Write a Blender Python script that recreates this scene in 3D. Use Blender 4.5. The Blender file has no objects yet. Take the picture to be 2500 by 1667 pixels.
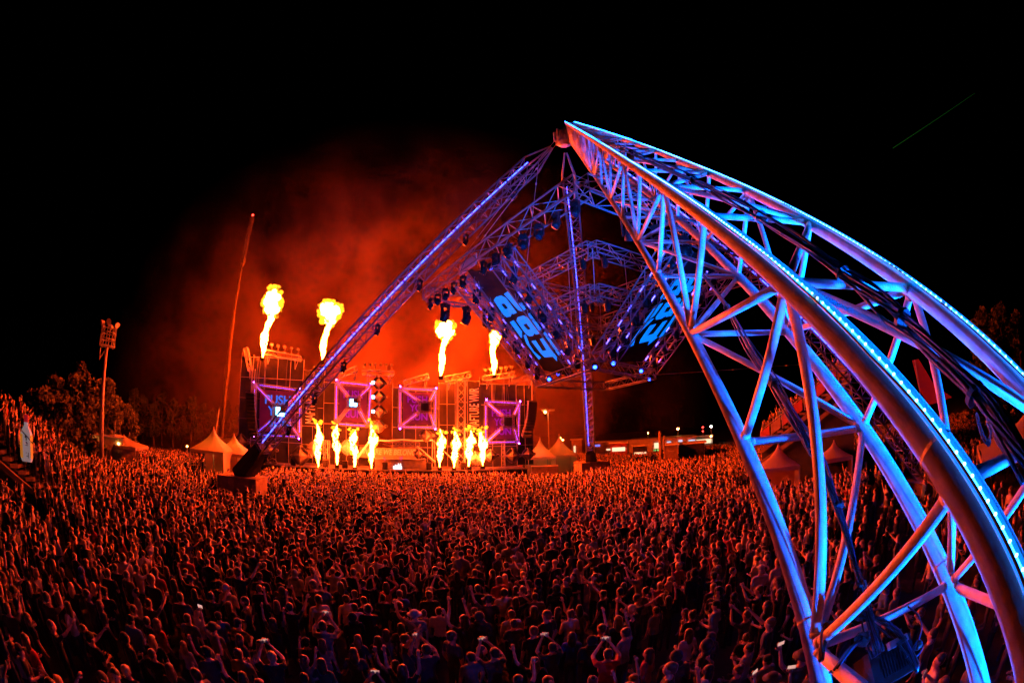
import bpy, bmesh, math, random
import numpy as np
from mathutils import Vector as V, Matrix

random.seed(7)
rng = np.random.default_rng(7)
scene = bpy.context.scene
col = scene.collection
rad = math.radians

# ------------------------------------------------------------------ camera (16 mm class fisheye), world, exposure
CAM = V((0.0, 0.0, 5.9))
F_PX, PITCH, ROLL = 1080.0, rad(11.8), rad(-1.0)


def cam_to_world(x, y, z):            # x right, y forward, z up
    cr, sr = math.cos(ROLL), math.sin(ROLL)
    x, z = cr * x - sr * z, sr * x + cr * z
    cp, sp = math.cos(PITCH), math.sin(PITCH)
    return V((x, cp * y - sp * z, sp * y + cp * z))


cam_data = bpy.data.cameras.new('camera')
cam = bpy.data.objects.new('camera', cam_data)
col.objects.link(cam)
cam_data.type = 'PANO'
for holder in (cam_data, getattr(cam_data, 'cycles', None)):
    if holder is None:
        continue
    try:
        holder.panorama_type = 'FISHEYE_EQUISOLID'
        holder.fisheye_lens = 36.0 * F_PX / 2500.0
        holder.fisheye_fov = rad(200)
    except Exception:
        pass
cam_data.sensor_width = 36.0
cam_data.clip_start = 0.02
cam_data.clip_end = 2000
ax, ay, az_ = cam_to_world(1, 0, 0), cam_to_world(0, 0, 1), -cam_to_world(0, 1, 0)
cam.matrix_world = Matrix(((ax.x, ay.x, az_.x, CAM.x), (ax.y, ay.y, az_.y, CAM.y), (ax.z, ay.z, az_.z, CAM.z), (0, 0, 0, 1)))
scene.camera = cam

world = bpy.data.worlds.new('World')
scene.world = world
world.use_nodes = True
wn = world.node_tree
bg = wn.nodes['Background']
sky = wn.nodes.new('ShaderNodeTexSky')
sky.sky_type = 'NISHITA'
sky.sun_disc = False
sky.sun_elevation = rad(-6)
sky.sun_rotation = rad(200)
wn.links.new(sky.outputs[0], bg.inputs[0])
bg.inputs[1].default_value = 0.0012

vs = scene.view_settings
vs.view_transform = 'Standard'
vs.look = 'None'
vs.exposure = 0.0
vs.gamma = 1.0
cy = scene.cycles
cy.use_denoising = True
cy.use_adaptive_sampling = True
cy.adaptive_threshold = 0.05
cy.max_bounces = 4
cy.diffuse_bounces = 1
cy.glossy_bounces = 2
cy.transmission_bounces = 2
cy.transparent_max_bounces = 12
cy.volume_bounces = 0
cy.volume_step_rate = 1.0
cy.volume_max_steps = 64
cy.sample_clamp_indirect = 4.0
cy.sample_clamp_direct = 0.0
cy.use_light_tree = True
cy.caustics_reflective = False
cy.caustics_refractive = False


# ------------------------------------------------------------------ pixel helpers (source pixels of a 2500 x 1667 frame)
def ray(px, py):
    x, y = px - 1250.0, -(py - 833.5)
    r = math.hypot(x, y)
    th = 2 * math.asin(min(1, r / (2 * F_PX)))
    s = math.sin(th) / max(r, 1e-9)
    return cam_to_world(x * s, math.cos(th), y * s)


def at_d(px, py, d):
    return CAM + ray(px, py) * d


def at_z(px, py, z):
    r = ray(px, py)
    return CAM + r * ((z - CAM.z) / r.z)


def at_plane(px, py, p, n):
    r = ray(px, py)
    return CAM + r * ((p - CAM).dot(n) / r.dot(n))


def at_h(px, py, dist):               # horizontal distance from the camera
    r = ray(px, py)
    return CAM + r * (dist / math.hypot(r.x, r.y))


def project(p):
    d = (V(p) - CAM)
    L = d.length
    d = d / L
    cp, sp = math.cos(PITCH), math.sin(PITCH)
    x, y, z = d.x, cp * d.y + sp * d.z, -sp * d.y + cp * d.z
    cr, sr = math.cos(ROLL), math.sin(ROLL)
    x, z = cr * x + sr * z, -sr * x + cr * z
    th = math.acos(max(-1, min(1, y)))
    h = math.hypot(x, z) or 1e-9
    r = 2 * F_PX * math.sin(th / 2)
    return 1250 + r * x / h, 833.5 - r * z / h


# ------------------------------------------------------------------ materials
MATS = {}


def mat(name, base=(0.5, 0.5, 0.5), rough=0.6, metal=0.0, vary=0.0, scale=6.0, bump=0.0, emit=None, strength=0.0, spec=0.4, dark=None, sheen=0.0):
    if name in MATS:
        return MATS[name]
    m = bpy.data.materials.new(name)
    m.use_nodes = True
    nt = m.node_tree
    b = nt.nodes['Principled BSDF']
    b.inputs['Base Color'].default_value = (*base, 1)
    b.inputs['Roughness'].default_value = rough
    b.inputs['Metallic'].default_value = metal
    b.inputs['Specular IOR Level'].default_value = spec
    if sheen:
        b.inputs['Sheen Weight'].default_value = sheen
        b.inputs['Sheen Roughness'].default_value = 0.35
        b.inputs['Sheen Tint'].default_value = (1, 1, 1, 1)
    if vary > 0 or bump > 0:
        tc = nt.nodes.new('ShaderNodeTexCoord')
        nz = nt.nodes.new('ShaderNodeTexNoise')
        nz.inputs['Scale'].default_value = scale
        nz.inputs['Detail'].default_value = 5
        nt.links.new(tc.outputs['Object'], nz.inputs['Vector'])
        if vary > 0:
            cr = nt.nodes.new('ShaderNodeValToRGB')
            d = dark or tuple(c * (1 - vary) for c in base)
            cr.color_ramp.elements[0].position = 0.32
            cr.color_ramp.elements[1].position = 0.62
            cr.color_ramp.elements[0].color = (*d, 1)
            cr.color_ramp.elements[1].color = (*base, 1)
            nt.links.new(nz.outputs['Fac'], cr.inputs['Fac'])
            nt.links.new(cr.outputs['Color'], b.inputs['Base Color'])
            mr = nt.nodes.new('ShaderNodeMapRange')
            mr.inputs['To Min'].default_value = min(1, rough + 0.15)
            mr.inputs['To Max'].default_value = max(0.05, rough - 0.1)
            nt.links.new(nz.outputs['Fac'], mr.inputs['Value'])
            nt.links.new(mr.outputs['Result'], b.inputs['Roughness'])
        if bump > 0:
            bp = nt.nodes.new('ShaderNodeBump')
            bp.inputs['Strength'].default_value = bump
            bp.inputs['Distance'].default_value = 0.02
            nt.links.new(nz.outputs['Fac'], bp.inputs['Height'])
            nt.links.new(bp.outputs['Normal'], b.inputs['Normal'])
    if emit:
        b.inputs['Emission Color'].default_value = (*emit, 1)
        b.inputs['Emission Strength'].default_value = strength
    if emit and strength < 21:
        m.cycles.emission_sampling = 'NONE'
    MATS[name] = m
    return m


FIRE = (1.0, 0.20, 0.022)
BLUE = (0.008, 0.17, 1.0)
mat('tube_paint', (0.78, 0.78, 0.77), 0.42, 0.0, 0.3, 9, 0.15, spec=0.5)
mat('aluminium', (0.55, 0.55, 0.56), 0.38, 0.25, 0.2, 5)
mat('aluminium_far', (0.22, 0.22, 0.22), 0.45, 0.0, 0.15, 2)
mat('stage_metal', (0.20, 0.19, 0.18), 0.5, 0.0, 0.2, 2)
mat('stage_panel', (0.22, 0.20, 0.19), 0.6, 0.0, 0.2, 1.5)
mat('black_metal', (0.018, 0.018, 0.02), 0.4, 0.0, 0.3, 8)
mat('black_cloth', (0.02, 0.018, 0.018), 0.9, 0.0, 0.4, 1.5, 0.4)
mat('scrim', (0.013, 0.011, 0.010), 0.85, 0.0, 0.5, 0.7, 0.3)
mat('banner_black', (0.012, 0.012, 0.014), 0.8, 0.0, 0.3, 2)
mat('banner_blue', (0.01, 0.08, 0.4), 0.8, 0, 0.1, 3, emit=(0.0, 0.20, 1.0), strength=1.15)  # cloth letters glow by themselves; their lit look is put into emission
mat('led_blue', (0.1, 0.1, 0.1), 0.4, emit=BLUE, strength=36.0)
mat('led_dot', (0.1, 0.1, 0.1), 0.4, emit=(0.16, 0.55, 1.0), strength=12.0)
mat('led_far', (0.1, 0.1, 0.1), 0.4, emit=(0.022, 0.045, 1.0), strength=17.0)
mat('led_halo', (0.1, 0.1, 0.12), 0.4, emit=(0.0, 0.20, 1.0), strength=1.25)  # glowing band added for the blue halo beside the LED ribbon
mat('led_arm', (0.1, 0.1, 0.1), 0.4, emit=(0.05, 0.05, 1.0), strength=21.5)
mat('led_indigo', (0.1, 0.1, 0.1), 0.4, emit=(0.08, 0.05, 1.0), strength=9.0)
mat('led_rose', (0.1, 0.1, 0.1), 0.4, emit=(0.55, 0.06, 0.7), strength=6.0)
mat('led_violet', (0.1, 0.1, 0.1), 0.4, emit=(0.25, 0.04, 1.0), strength=8.0)
mat('lamp_blue', (0.1, 0.1, 0.1), 0.4, emit=(0.008, 0.03, 1.0), strength=32.0)
mat('lamp_violet', (0.1, 0.1, 0.1), 0.4, emit=(0.22, 0.035, 1.0), strength=130.0)
mat('lamp_cyan', (0.1, 0.1, 0.1), 0.4, emit=(0.12, 0.5, 1.0), strength=26.0)
mat('lamp_warm', (0.1, 0.1, 0.1), 0.4, emit=(1.0, 0.48, 0.11), strength=48.0)
mat('lamp_white', (0.1, 0.1, 0.1), 0.4, emit=(1.0, 0.92, 0.85), strength=14.0)
mat('lamp_red', (0.1, 0.1, 0.1), 0.4, emit=(1.0, 0.03, 0.02), strength=14.0)
mat('screen_logo', (0.1, 0.1, 0.1), 0.4, emit=(0.85, 0.95, 1.0), strength=2.4)
mat('screen_purple', (0.02, 0.01, 0.03), 0.5, emit=(0.36, 0.0, 0.55), strength=0.55)
mat('screen_blue', (0.02, 0.01, 0.03), 0.5, emit=(0.0, 0.16, 0.9), strength=1.0)
mat('screen_off', (0.05, 0.012, 0.02), 0.5, 0.0, 0.4, 1.2, emit=(0.35, 0.0, 0.10), strength=0.12)
mat('lens_glass', (0.02, 0.03, 0.05), 0.08, 0.0, spec=0.9)
mat('panel_pale', (0.62, 0.60, 0.57), 0.6, 0.0, 0.15, 1.5)
mat('panel_trim', (0.07, 0.065, 0.065), 0.55, 0.0, 0.2, 3)
mat('lettering_white', (0.50, 0.48, 0.45), 0.7, 0.0, 0.1, 3)
mat('stage_deck', (0.06, 0.055, 0.05), 0.7, 0.0, 0.3, 1.2)
mat('tent_pvc', (0.58, 0.52, 0.42), 0.55, 0.0, 0.12, 0.9, 0.15)
mat('plywood', (0.28, 0.19, 0.11), 0.75, 0.0, 0.3, 3.0, 0.2)
mat('board_dark', (0.16, 0.11, 0.06), 0.78, 0.0, 0.35, 4.0, 0.2)
mat('ground_earth', (0.05, 0.042, 0.034), 0.95, 0.0, 0.5, 0.35, 0.5)
mat('concrete', (0.38, 0.36, 0.33), 0.85, 0.0, 0.25, 1.0, 0.2)
mat('crane_paint', (0.09, 0.06, 0.03), 0.5, 0.0, 0.12, 0.8)
mat('galvanised', (0.40, 0.38, 0.35), 0.5, 0.0, 0.2, 0.6)
mat('bark', (0.10, 0.07, 0.045), 0.9, 0.0, 0.4, 8, 0.5)
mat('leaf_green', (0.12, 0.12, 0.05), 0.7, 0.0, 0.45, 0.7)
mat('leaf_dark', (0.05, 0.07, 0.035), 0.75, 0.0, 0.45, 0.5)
mat('skin_light', (0.50, 0.32, 0.24), 0.55, spec=0.35, sheen=0.3)
mat('skin_tan', (0.42, 0.25, 0.17), 0.55, spec=0.35)
mat('hair_dark', (0.022, 0.016, 0.012), 0.5, spec=0.5, sheen=0.75)
mat('hair_brown', (0.09, 0.05, 0.028), 0.5, spec=0.5, sheen=0.75)
mat('hair_blond', (0.42, 0.29, 0.13), 0.5, spec=0.5, sheen=0.75)
SHIRTS = {'black': (0.016, 0.016, 0.018), 'charcoal': (0.05, 0.05, 0.055), 'navy': (0.03, 0.035, 0.075), 'grey': (0.18, 0.18, 0.19),
          'white': (0.55, 0.54, 0.53), 'red': (0.40, 0.03, 0.03), 'blue': (0.05, 0.14, 0.45), 'olive': (0.10, 0.10, 0.05)}
for k_, c_ in SHIRTS.items():
    mat('shirt_' + k_, c_, 0.85, 0.0, 0.25, 7.0, 0.25, sheen=0.32)
mat('trousers_dark', (0.02, 0.02, 0.026), 0.85)
mat('trousers_denim', (0.05, 0.07, 0.12), 0.85)
mat('eye_dark', (0.02, 0.015, 0.012), 0.3)
mat('lip', (0.30, 0.12, 0.10), 0.5)
mat('phone_screen', (0.05, 0.05, 0.05), 0.2, emit=(1.0, 0.55, 0.45), strength=0.7)
mat('cable_rubber', (0.014, 0.014, 0.016), 0.38, spec=0.5)
mat('cable_blue_rubber', (0.03, 0.06, 0.12), 0.35, spec=0.5)
mat('wire_steel', (0.5, 0.5, 0.5), 0.4, 0.3)
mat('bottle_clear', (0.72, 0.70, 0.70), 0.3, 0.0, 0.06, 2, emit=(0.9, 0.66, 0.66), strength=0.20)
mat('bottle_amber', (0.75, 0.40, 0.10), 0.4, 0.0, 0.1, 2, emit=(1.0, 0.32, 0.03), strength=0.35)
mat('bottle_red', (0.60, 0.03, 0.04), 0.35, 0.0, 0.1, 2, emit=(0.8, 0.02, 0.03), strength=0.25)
mat('print_green', (0.06, 0.22, 0.10), 0.7)
mat('print_pink', (0.55, 0.10, 0.18), 0.7)
mat('print_grey', (0.20, 0.16, 0.16), 0.7)
mat('vinyl_red', (0.30, 0.03, 0.03), 0.6, 0.0, 0.15, 1.5)
mat('vinyl_pink', (0.32, 0.07, 0.12), 0.6, 0.0, 0.15, 1.5)
mat('stand_timber', (0.20, 0.14, 0.08), 0.8, 0.0, 0.3, 1.5)
mat('window_lit', (0.1, 0.1, 0.1), 0.4, emit=(1.0, 0.75, 0.45), strength=1.3)
mat('window_cool', (0.1, 0.1, 0.1), 0.4, emit=(0.6, 0.75, 1.0), strength=1.0)
mat('sign_green', (0.1, 0.1, 0.1), 0.4, emit=(0.15, 1.0, 0.25), strength=1.0)
mat('sign_bluelit', (0.1, 0.1, 0.1), 0.4, emit=(0.1, 0.2, 1.0), strength=1.2)


def flame_mat(name, c, s, hole):
    m = bpy.data.materials.new(name)
    m.use_nodes = True
    nt = m.node_tree
    nt.nodes.remove(nt.nodes['Principled BSDF'])
    out = nt.nodes['Material Output']
    em = nt.nodes.new('ShaderNodeEmission')
    em.inputs[0].default_value = (*c, 1)
    em.inputs[1].default_value = s
    if hole > 0:
        tr = nt.nodes.new('ShaderNodeBsdfTransparent')
        mx = nt.nodes.new('ShaderNodeMixShader')
        tc = nt.nodes.new('ShaderNodeTexCoord')
        nz = nt.nodes.new('ShaderNodeTexNoise')
        nz.inputs['Scale'].default_value = 1.5
        nz.inputs['Detail'].default_value = 6
        cr = nt.nodes.new('ShaderNodeValToRGB')
        cr.color_ramp.elements[0].position = hole - 0.06
        cr.color_ramp.elements[1].position = hole + 0.10
        nt.links.new(tc.outputs['Object'], nz.inputs['Vector'])
        nt.links.new(nz.outputs['Fac'], cr.inputs['Fac'])
        nt.links.new(cr.outputs['Color'], mx.inputs[0])
        nt.links.new(tr.outputs[0], mx.inputs[1])
        nt.links.new(em.outputs[0], mx.inputs[2])
        nt.links.new(mx.outputs[0], out.inputs['Surface'])
    else:
        nt.links.new(em.outputs[0], out.inputs['Surface'])
    MATS[name] = m


flame_mat('flame_core', (1.0, 0.054, 0.0025), 1400.0, 0)
flame_mat('flame_core_small', (1.0, 0.055, 0.004), 560.0, 0)
flame_mat('flame_head', (1.0, 0.055, 0.0025), 1500.0, 0)
flame_mat('flame_head_small', (1.0, 0.055, 0.004), 560.0, 0)
flame_mat('flame_jet', (1.0, 0.066, 0.006), 240.0, 0)
tm = MATS['tent_pvc'].node_tree
tr_ = tm.nodes.new('ShaderNodeBsdfTranslucent')
tr_.inputs['Color'].default_value = (0.9, 0.50, 0.12, 1)
mx_ = tm.nodes.new('ShaderNodeMixShader')
mx_.inputs[0].default_value = 0.45
tm.links.new(tm.nodes['Principled BSDF'].outputs[0], mx_.inputs[1])
tm.links.new(tr_.outputs[0], mx_.inputs[2])
tm.links.new(mx_.outputs[0], tm.nodes['Material Output'].inputs['Surface'])
flame_mat('flame_fringe', (1.0, 0.34, 0.012), 3.2, 0.46)
MATS['flame_fringe'].cycles.emission_sampling = 'NONE'


# ------------------------------------------------------------------ mesh helpers
def basis(d, up=V((0, 0, 1))):
    d = V(d).normalized()
    if abs(d.dot(up)) > 0.98:
        up = V((1, 0, 0)) if abs(d.x) < 0.9 else V((0, 1, 0))
    a = d.cross(up).normalized()
    b = a.cross(d).normalized()
    return a, b, d


class MB:
    def __init__(self):
        self.v, self.f, self.m = [], [], []

    def add(self, vs_, fs, mi=0):
        o = len(self.v)
        self.v += [tuple(p) for p in vs_]
        self.f += [tuple(i + o for i in f) for f in fs]
        self.m += [mi] * len(fs)
        return self

    def tube(self, p, q, r, r2=None, n=8, mi=0, caps=True):
        p, q = V(p), V(q)
        r2 = r if r2 is None else r2
        a, b, _ = basis(q - p)
        vs_ = []
        for c, rr in ((p, r), (q, r2)):
            for i in range(n):
                t = 2 * math.pi * i / n
                vs_.append(c + a * (math.cos(t) * rr) + b * (math.sin(t) * rr))
        fs = [(i, (i + 1) % n, n + (i + 1) % n, n + i) for i in range(n)]
        if caps:
            fs += [tuple(range(n - 1, -1, -1)), tuple(range(n, 2 * n))]
        return self.add(vs_, fs, mi)

    def path(self, pts, r, n=6, mi=0):
        pts = [V(p) for p in pts]
        vs_, fs = [], []
        up = V((0.1, 0.2, 1))
        for i, p in enumerate(pts):
            d = (pts[min(i + 1, len(pts) - 1)] - pts[max(i - 1, 0)])
            a, b, _ = basis(d, up)
            rr = r[i] if isinstance(r, (list, tuple)) else r
            for k in range(n):
                t = 2 * math.pi * k / n
                vs_.append(p + a * (math.cos(t) * rr) + b * (math.sin(t) * rr))
        for i in range(len(pts) - 1):
            for k in range(n):
                fs.append((i * n + k, i * n + (k + 1) % n, (i + 1) * n + (k + 1) % n, (i + 1) * n + k))
        fs += [tuple(range(n - 1, -1, -1)), tuple(range((len(pts) - 1) * n, len(pts) * n))]
        return self.add(vs_, fs, mi)

    def box(self, c, sx, sy, sz, ax=V((1, 0, 0)), ay=V((0, 1, 0)), az=V((0, 0, 1)), mi=0):
        c = V(c)
        vs_ = [c + ax * (sx / 2 * i) + ay * (sy / 2 * j) + az * (sz / 2 * k) for k in (-1, 1) for j in (-1, 1) for i in (-1, 1)]
        fs = [(0, 2, 3, 1), (4, 5, 7, 6), (0, 1, 5, 4), (2, 6, 7, 3), (0, 4, 6, 2), (1, 3, 7, 5)]
        return self.add(vs_, fs, mi)

    def prism(self, poly, off, mi=0):
        n = len(poly)
        poly = [V(p) for p in poly]
        off = V(off)
        vs_ = poly + [p + off for p in poly]
        fs = [tuple(range(n - 1, -1, -1)), tuple(range(n, 2 * n))] + [(i, (i + 1) % n, n + (i + 1) % n, n + i) for i in range(n)]
        return self.add(vs_, fs, mi)

    def ell(self, c, rx, ry, rz, nu=10, nv=7, mi=0, R=None, noise=0.0):
        c = V(c)
        vs_, fs = [], []
        vs_.append(V((0, 0, -rz)))
        for j in range(1, nv):
            ph = math.pi * j / nv - math.pi / 2
            for i in range(nu):
                t = 2 * math.pi * i / nu
                s = 1 + (random.uniform(-noise, noise) if noise else 0)
                vs_.append(V((rx * math.cos(ph) * math.cos(t), ry * math.cos(ph) * math.sin(t), rz * math.sin(ph))) * s)
        vs_.append(V((0, 0, rz)))
        for i in range(nu):
            fs.append((0, 1 + (i + 1) % nu, 1 + i))
            fs.append((len(vs_) - 1, 1 + (nv - 2) * nu + i, 1 + (nv - 2) * nu + (i + 1) % nu))
        for j in range(nv - 2):
            for i in range(nu):
                a = 1 + j * nu
                fs.append((a + i, a + (i + 1) % nu, a + nu + (i + 1) % nu, a + nu + i))
        if R is not None:
            vs_ = [R @ p for p in vs_]
        return self.add([p + c for p in vs_], fs, mi)

    def lathe(self, c, prof, n=12, mi=0, axis=V((0, 0, 1)), sq=None):
        a, b, d = basis(axis)
        vs_, fs = [], []
        for (r, h) in prof:
            for k in range(n):
                t = 2 * math.pi * (k + 0.5) / n
                vs_.append(V(c) + a * (math.cos(t) * r) + b * (math.sin(t) * r) + d * h)
        m = len(prof)
        for i in range(m - 1):
            for k in range(n):
                fs.append((i * n + k, i * n + (k + 1) % n, (i + 1) * n + (k + 1) % n, (i + 1) * n + k))
        fs += [tuple(range(n - 1, -1, -1)), tuple(range((m - 1) * n, m * n))]
        return self.add(vs_, fs, mi)

    def truss(self, p, q, w, h=None, bay=None, rc=0.03, rb=0.016, up=V((0, 0, 1)), n=5, mi=0, tri=False):
        """a box (or triangular) lattice beam: chords and zig-zag lacing"""
        p, q = V(p), V(q)
        h = w if h is None else h
        a, b, d = basis(q - p, up)
        L = (q - p).length
        k = max(2, round(L / (bay or w)))
        offs = [(-w / 2, h / 2), (w / 2, h / 2), (0, -h / 2)] if tri else [(-w / 2, h / 2), (w / 2, h / 2), (w / 2, -h / 2), (-w / 2, -h / 2)]
        cs = [a * x + b * y for x, y in offs]
        for c in cs:
            self.tube(p + c, q + c, rc, n=n, mi=mi)
        m = len(cs)
        for i in range(m):
            c1, c2 = cs[i], cs[(i + 1) % m]
            for j in range(k):
                s, e = p + d * (L * j / k), p + d * (L * (j + 1) / k)
                if (j + i) % 2:
                    self.tube(s + c1, e + c2, rb, n=4, mi=mi, caps=False)
                else:
                    self.tube(s + c2, e + c1, rb, n=4, mi=mi, caps=False)
            for j in (0, k):
                s = p + d * (L * j / k)
                self.tube(s + c1, s + c2, rb, n=4, mi=mi, caps=False)
        return self

    def mesh(self, name, mats, smooth=False):
        me = bpy.data.meshes.new(name)
        me.from_pydata(self.v, [], self.f)
        for m in (mats if isinstance(mats, (list, tuple)) else [mats]):
            me.materials.append(MATS[m] if isinstance(m, str) else m)
        me.polygons.foreach_set('material_index', np.array(self.m, dtype=np.int32))
        if smooth:
            me.polygons.foreach_set('use_smooth', np.ones(len(self.f), dtype=bool))
        me.update()
        return me

    def build(self, name, mats, parent=None, smooth=False):
        o = bpy.data.objects.new(name, self.mesh(name, mats, smooth))
        col.objects.link(o)
        if parent is not None:
            attach(o, parent)
        return o


def world_matrix(o):
    m = Matrix.LocRotScale(o.location, o.rotation_euler, o.scale)
    return (world_matrix(o.parent) @ o.matrix_parent_inverse @ m) if o.parent else m


def attach(o, parent):
    o.parent = parent
    o.matrix_parent_inverse = world_matrix(parent).inverted()


def thing(name, label, cat, loc=(0, 0, 0), group=None, rz=0.0):
    o = bpy.data.objects.new(name, None)
    o.empty_display_size = 0.2
    col.objects.link(o)
    o.location = loc
    o.rotation_euler = (0, 0, rz)
    return tag(o, label, cat, group)


def holder(name, parent, loc):        # an empty part that carries sub-parts
    o = bpy.data.objects.new(name, None)
    o.empty_display_size = 0.2
    col.objects.link(o)
    o.location = loc
    attach(o, parent)
    return o


def tag(o, label=None, cat=None, group=None, kind=None):
    if label:
        o['label'] = label
    if cat:
        o['category'] = cat
    if group:
        o['group'] = group
    if kind:
        o['kind'] = kind
    return o


def copy_tree(o, parent=None, kids=None):
    c = o.copy()
    col.objects.link(c)
    if parent is not None:
        c.parent = parent
    for ch in list(o.children):
        copy_tree(ch, c)
    return c


def new_obj(name, me, parent=None):
    o = bpy.data.objects.new(name, me)
    col.objects.link(o)
    if parent is not None:
        attach(o, parent)
    return o


def text_obj(body, p, right, up, height, mname, parent, name='lettering', squeeze=1.0, align='CENTER', shear=0.0, width=None, weight=0.0):
    cu = bpy.data.curves.new(name, 'FONT')
    cu.body = body
    cu.align_x = align
    cu.align_y = 'CENTER'
    cu.extrude = 0.015
    cu.shear = shear
    cu.offset = weight
    cu.materials.append(MATS[mname])
    o = bpy.data.objects.new(name, cu)
    col.objects.link(o)
    right, up = V(right).normalized(), V(up).normalized()
    n = right.cross(up).normalized()
    s = height / 0.70
    if width:
        bpy.context.view_layer.update()
        squeeze = width / max(1e-3, o.dimensions.x) / s
    bpy.context.view_layer.update()
    me = bpy.data.meshes.new_from_object(o.evaluated_get(bpy.context.evaluated_depsgraph_get()))
    bpy.data.objects.remove(o)
    o = bpy.data.objects.new(name, me)
    col.objects.link(o)
    o.matrix_world = Matrix(((right.x, up.x, n.x, p.x), (right.y, up.y, n.y, p.y), (right.z, up.z, n.z, p.z), (0, 0, 0, 1))) @ Matrix.Diagonal((s * squeeze, s, s, 1))
    o.parent = parent
    o.matrix_parent_inverse = world_matrix(parent).inverted()
    return o

# ================================================================== the setting
g = MB()
N = 24
for j in range(N + 1):
    for i in range(N + 1):
        x, y = -500 + 1000 * i / N, -400 + 1000 * j / N
        g.v.append((x, y, 0.0))
for j in range(N):
    for i in range(N):
        a = j * (N + 1) + i
        g.f.append((a, a + 1, a + N + 2, a + N + 1))
        g.m.append(0)
tag(g.build('ground', 'ground_earth'), kind='structure')

# ================================================================== the four-legged truss pyramid
K = 1.9 / 1.15
AXW = V((-0.10051343, -0.75143699, -0.65210391))
P115 = {'A': V((3.91642909, 23.8509212, 20.17232912)) * 1.15, 'B': V((4.5845924, 23.77339748, 20.15867302)) * 1.15,
        'C': V((3.96001959, 24.32378967, 19.62071107)) * 1.15, 'D': V((4.62818291, 24.24626594, 19.60705498)) * 1.15}
T_END = 38.0
NEAR = {k: CAM + (p + AXW * T_END) * K for k, p in P115.items()}
FAR = {'A': at_d(1379, 297, 27.0), 'B': at_d(1401, 297, 27.0), 'C': at_d(1392, 347, 27.2), 'D': at_d(1412, 345, 27.2)}
APEX = at_d(1376, 335, 27.6)
E1 = (NEAR['B'] - NEAR['A']).normalized()
E2 = (NEAR['A'] - NEAR['C']).normalized()
LED_UP = {'A': (E1 * -0.41 + E2 * 0.91).normalized(), 'B': (E1 * -0.5 + E2 * 0.87).normalized()}
BEND = {k: CAM + (p + AXW * 31.0) * K for k, p in P115.items()}
for k in 'AB':                          # the measured line is the LED strip; the tube lies under it
    for dct in (NEAR, BEND, FAR):
        dct[k] = dct[k] - LED_UP[k] * 0.090
BAY = 1.06 * K
S_FIRST = (T_END - 35.83) * K - 2 * BAY
if S_FIRST < 0:
    S_FIRST += BAY
FOOT2 = at_z(590, 1160, 2.3)
FOOT3 = at_z(1443, 1126, 2.3)
CENTRE = V((APEX.x, APEX.y, 0))
FOOT4 = V((2 * CENTRE.x - FOOT2.x - 1.0, 2 * CENTRE.y - FOOT2.y, 0.7))

pyramid = thing('truss_pyramid', 'giant four-legged steel truss pyramid with blue LED strips towering over the crowd', 'truss', (CENTRE.x, CENTRE.y, 0))

# --- leg beside the camera, every tube its own sub-part
leg1 = holder('leg', pyramid, NEAR['C'])
leg1['label'] = 'thick tubular leg sweeping past the camera with bright blue LED strips'
CH_R = {'A': 0.088, 'B': 0.075, 'C': 0.060, 'D': 0.072}
S_BEND = (T_END - 31.0) * K
unit = {k: (BEND[k] - NEAR[k]).normalized() for k in 'ABCD'}
upper = {k: (FAR[k] - BEND[k]).normalized() for k in 'ABCD'}
leng = {k: S_BEND + (FAR[k] - BEND[k]).length for k in 'ABCD'}


def on(k, s):                          # s metres up from the foot, measured on the mean axis
    if s <= S_BEND:
        return NEAR[k] + unit[k] * s
    return BEND[k] + upper[k] * ((s - S_BEND) * (leng[k] - S_BEND) / (leng['A'] - S_BEND))


for k in 'ABCD':
    mb = MB()
    mb.path([NEAR[k], BEND[k], FAR[k]], CH_R[k], 20)
    o = mb.build('chord', 'tube_paint', leg1, True)
    s = S_FIRST + BAY
    while s < leng['A']:
        if round((s - S_FIRST) / BAY) % 2 == 0:
            c, dk = on(k, s + 0.18), (on(k, s + 0.3) - on(k, s)).normalized()
            collar = MB()
            collar.tube(c - dk * 0.008, c + dk * 0.008, CH_R[k] * 1.03, n=20)
            collar.build('collar', 'tube_paint', leg1)
        s += BAY


def brace(k1, s1, k2, s2, r=0.036):
    mb = MB()
    p, q = on(k1, s1), on(k2, s2)
    mb.tube(p, q, r, n=12)
    d = (q - p).normalized()
    for e, sg in ((p, 1), (q, -1)):    # weld collars
        off = 0.075
        mb.tube(e + d * sg * (off - 0.01), e + d * sg * (off + 0.022), r * 1.22, r * 1.05, n=12)
    return mb.build('brace', 'tube_paint', leg1, True)


nodes = []
s = S_FIRST
while s < leng['A'] - 0.3:
    nodes.append(s)
    s += BAY
nodes.append(leng['A'] - 0.05)
for i, s in enumerate(nodes):
    even = (i % 2 == 1)
    for k1, k2 in (('A', 'C'), ('B', 'D')):
        brace(k1, s, k2, s)
        if even:
            if i > 0:
                brace(k1, s, k2, nodes[i - 1])
            if i + 1 < len(nodes):
                brace(k1, s, k2, nodes[i + 1])
    brace('A', s, 'B', s, 0.034)
    brace('C', s, 'D', s, 0.034)
    if i + 1 < len(nodes):
        if i % 2:
            brace('A', s, 'B', nodes[i + 1], 0.036)
            brace('C', nodes[i + 1], 'D', s, 0.034)
        else:
            brace('B', s, 'A', nodes[i + 1], 0.036)
            brace('D', nodes[i + 1], 'C', s, 0.034)
# far half: closer lacing on the side face
mb = MB()
s = leng['A'] * 0.58
i = 0
while s < leng['A'] - 0.3:
    mb.tube(on('A', s), on('C', s), 0.030, n=6)
    mb.tube(on('B', s), on('D', s), 0.030, n=6)
    mb.tube(on('A', s), on('B', s + 0.3), 0.026, n=6)
    s += BAY / 3
mb.build('lacing', 'tube_paint', leg1, True)['kind'] = 'stuff'

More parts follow.
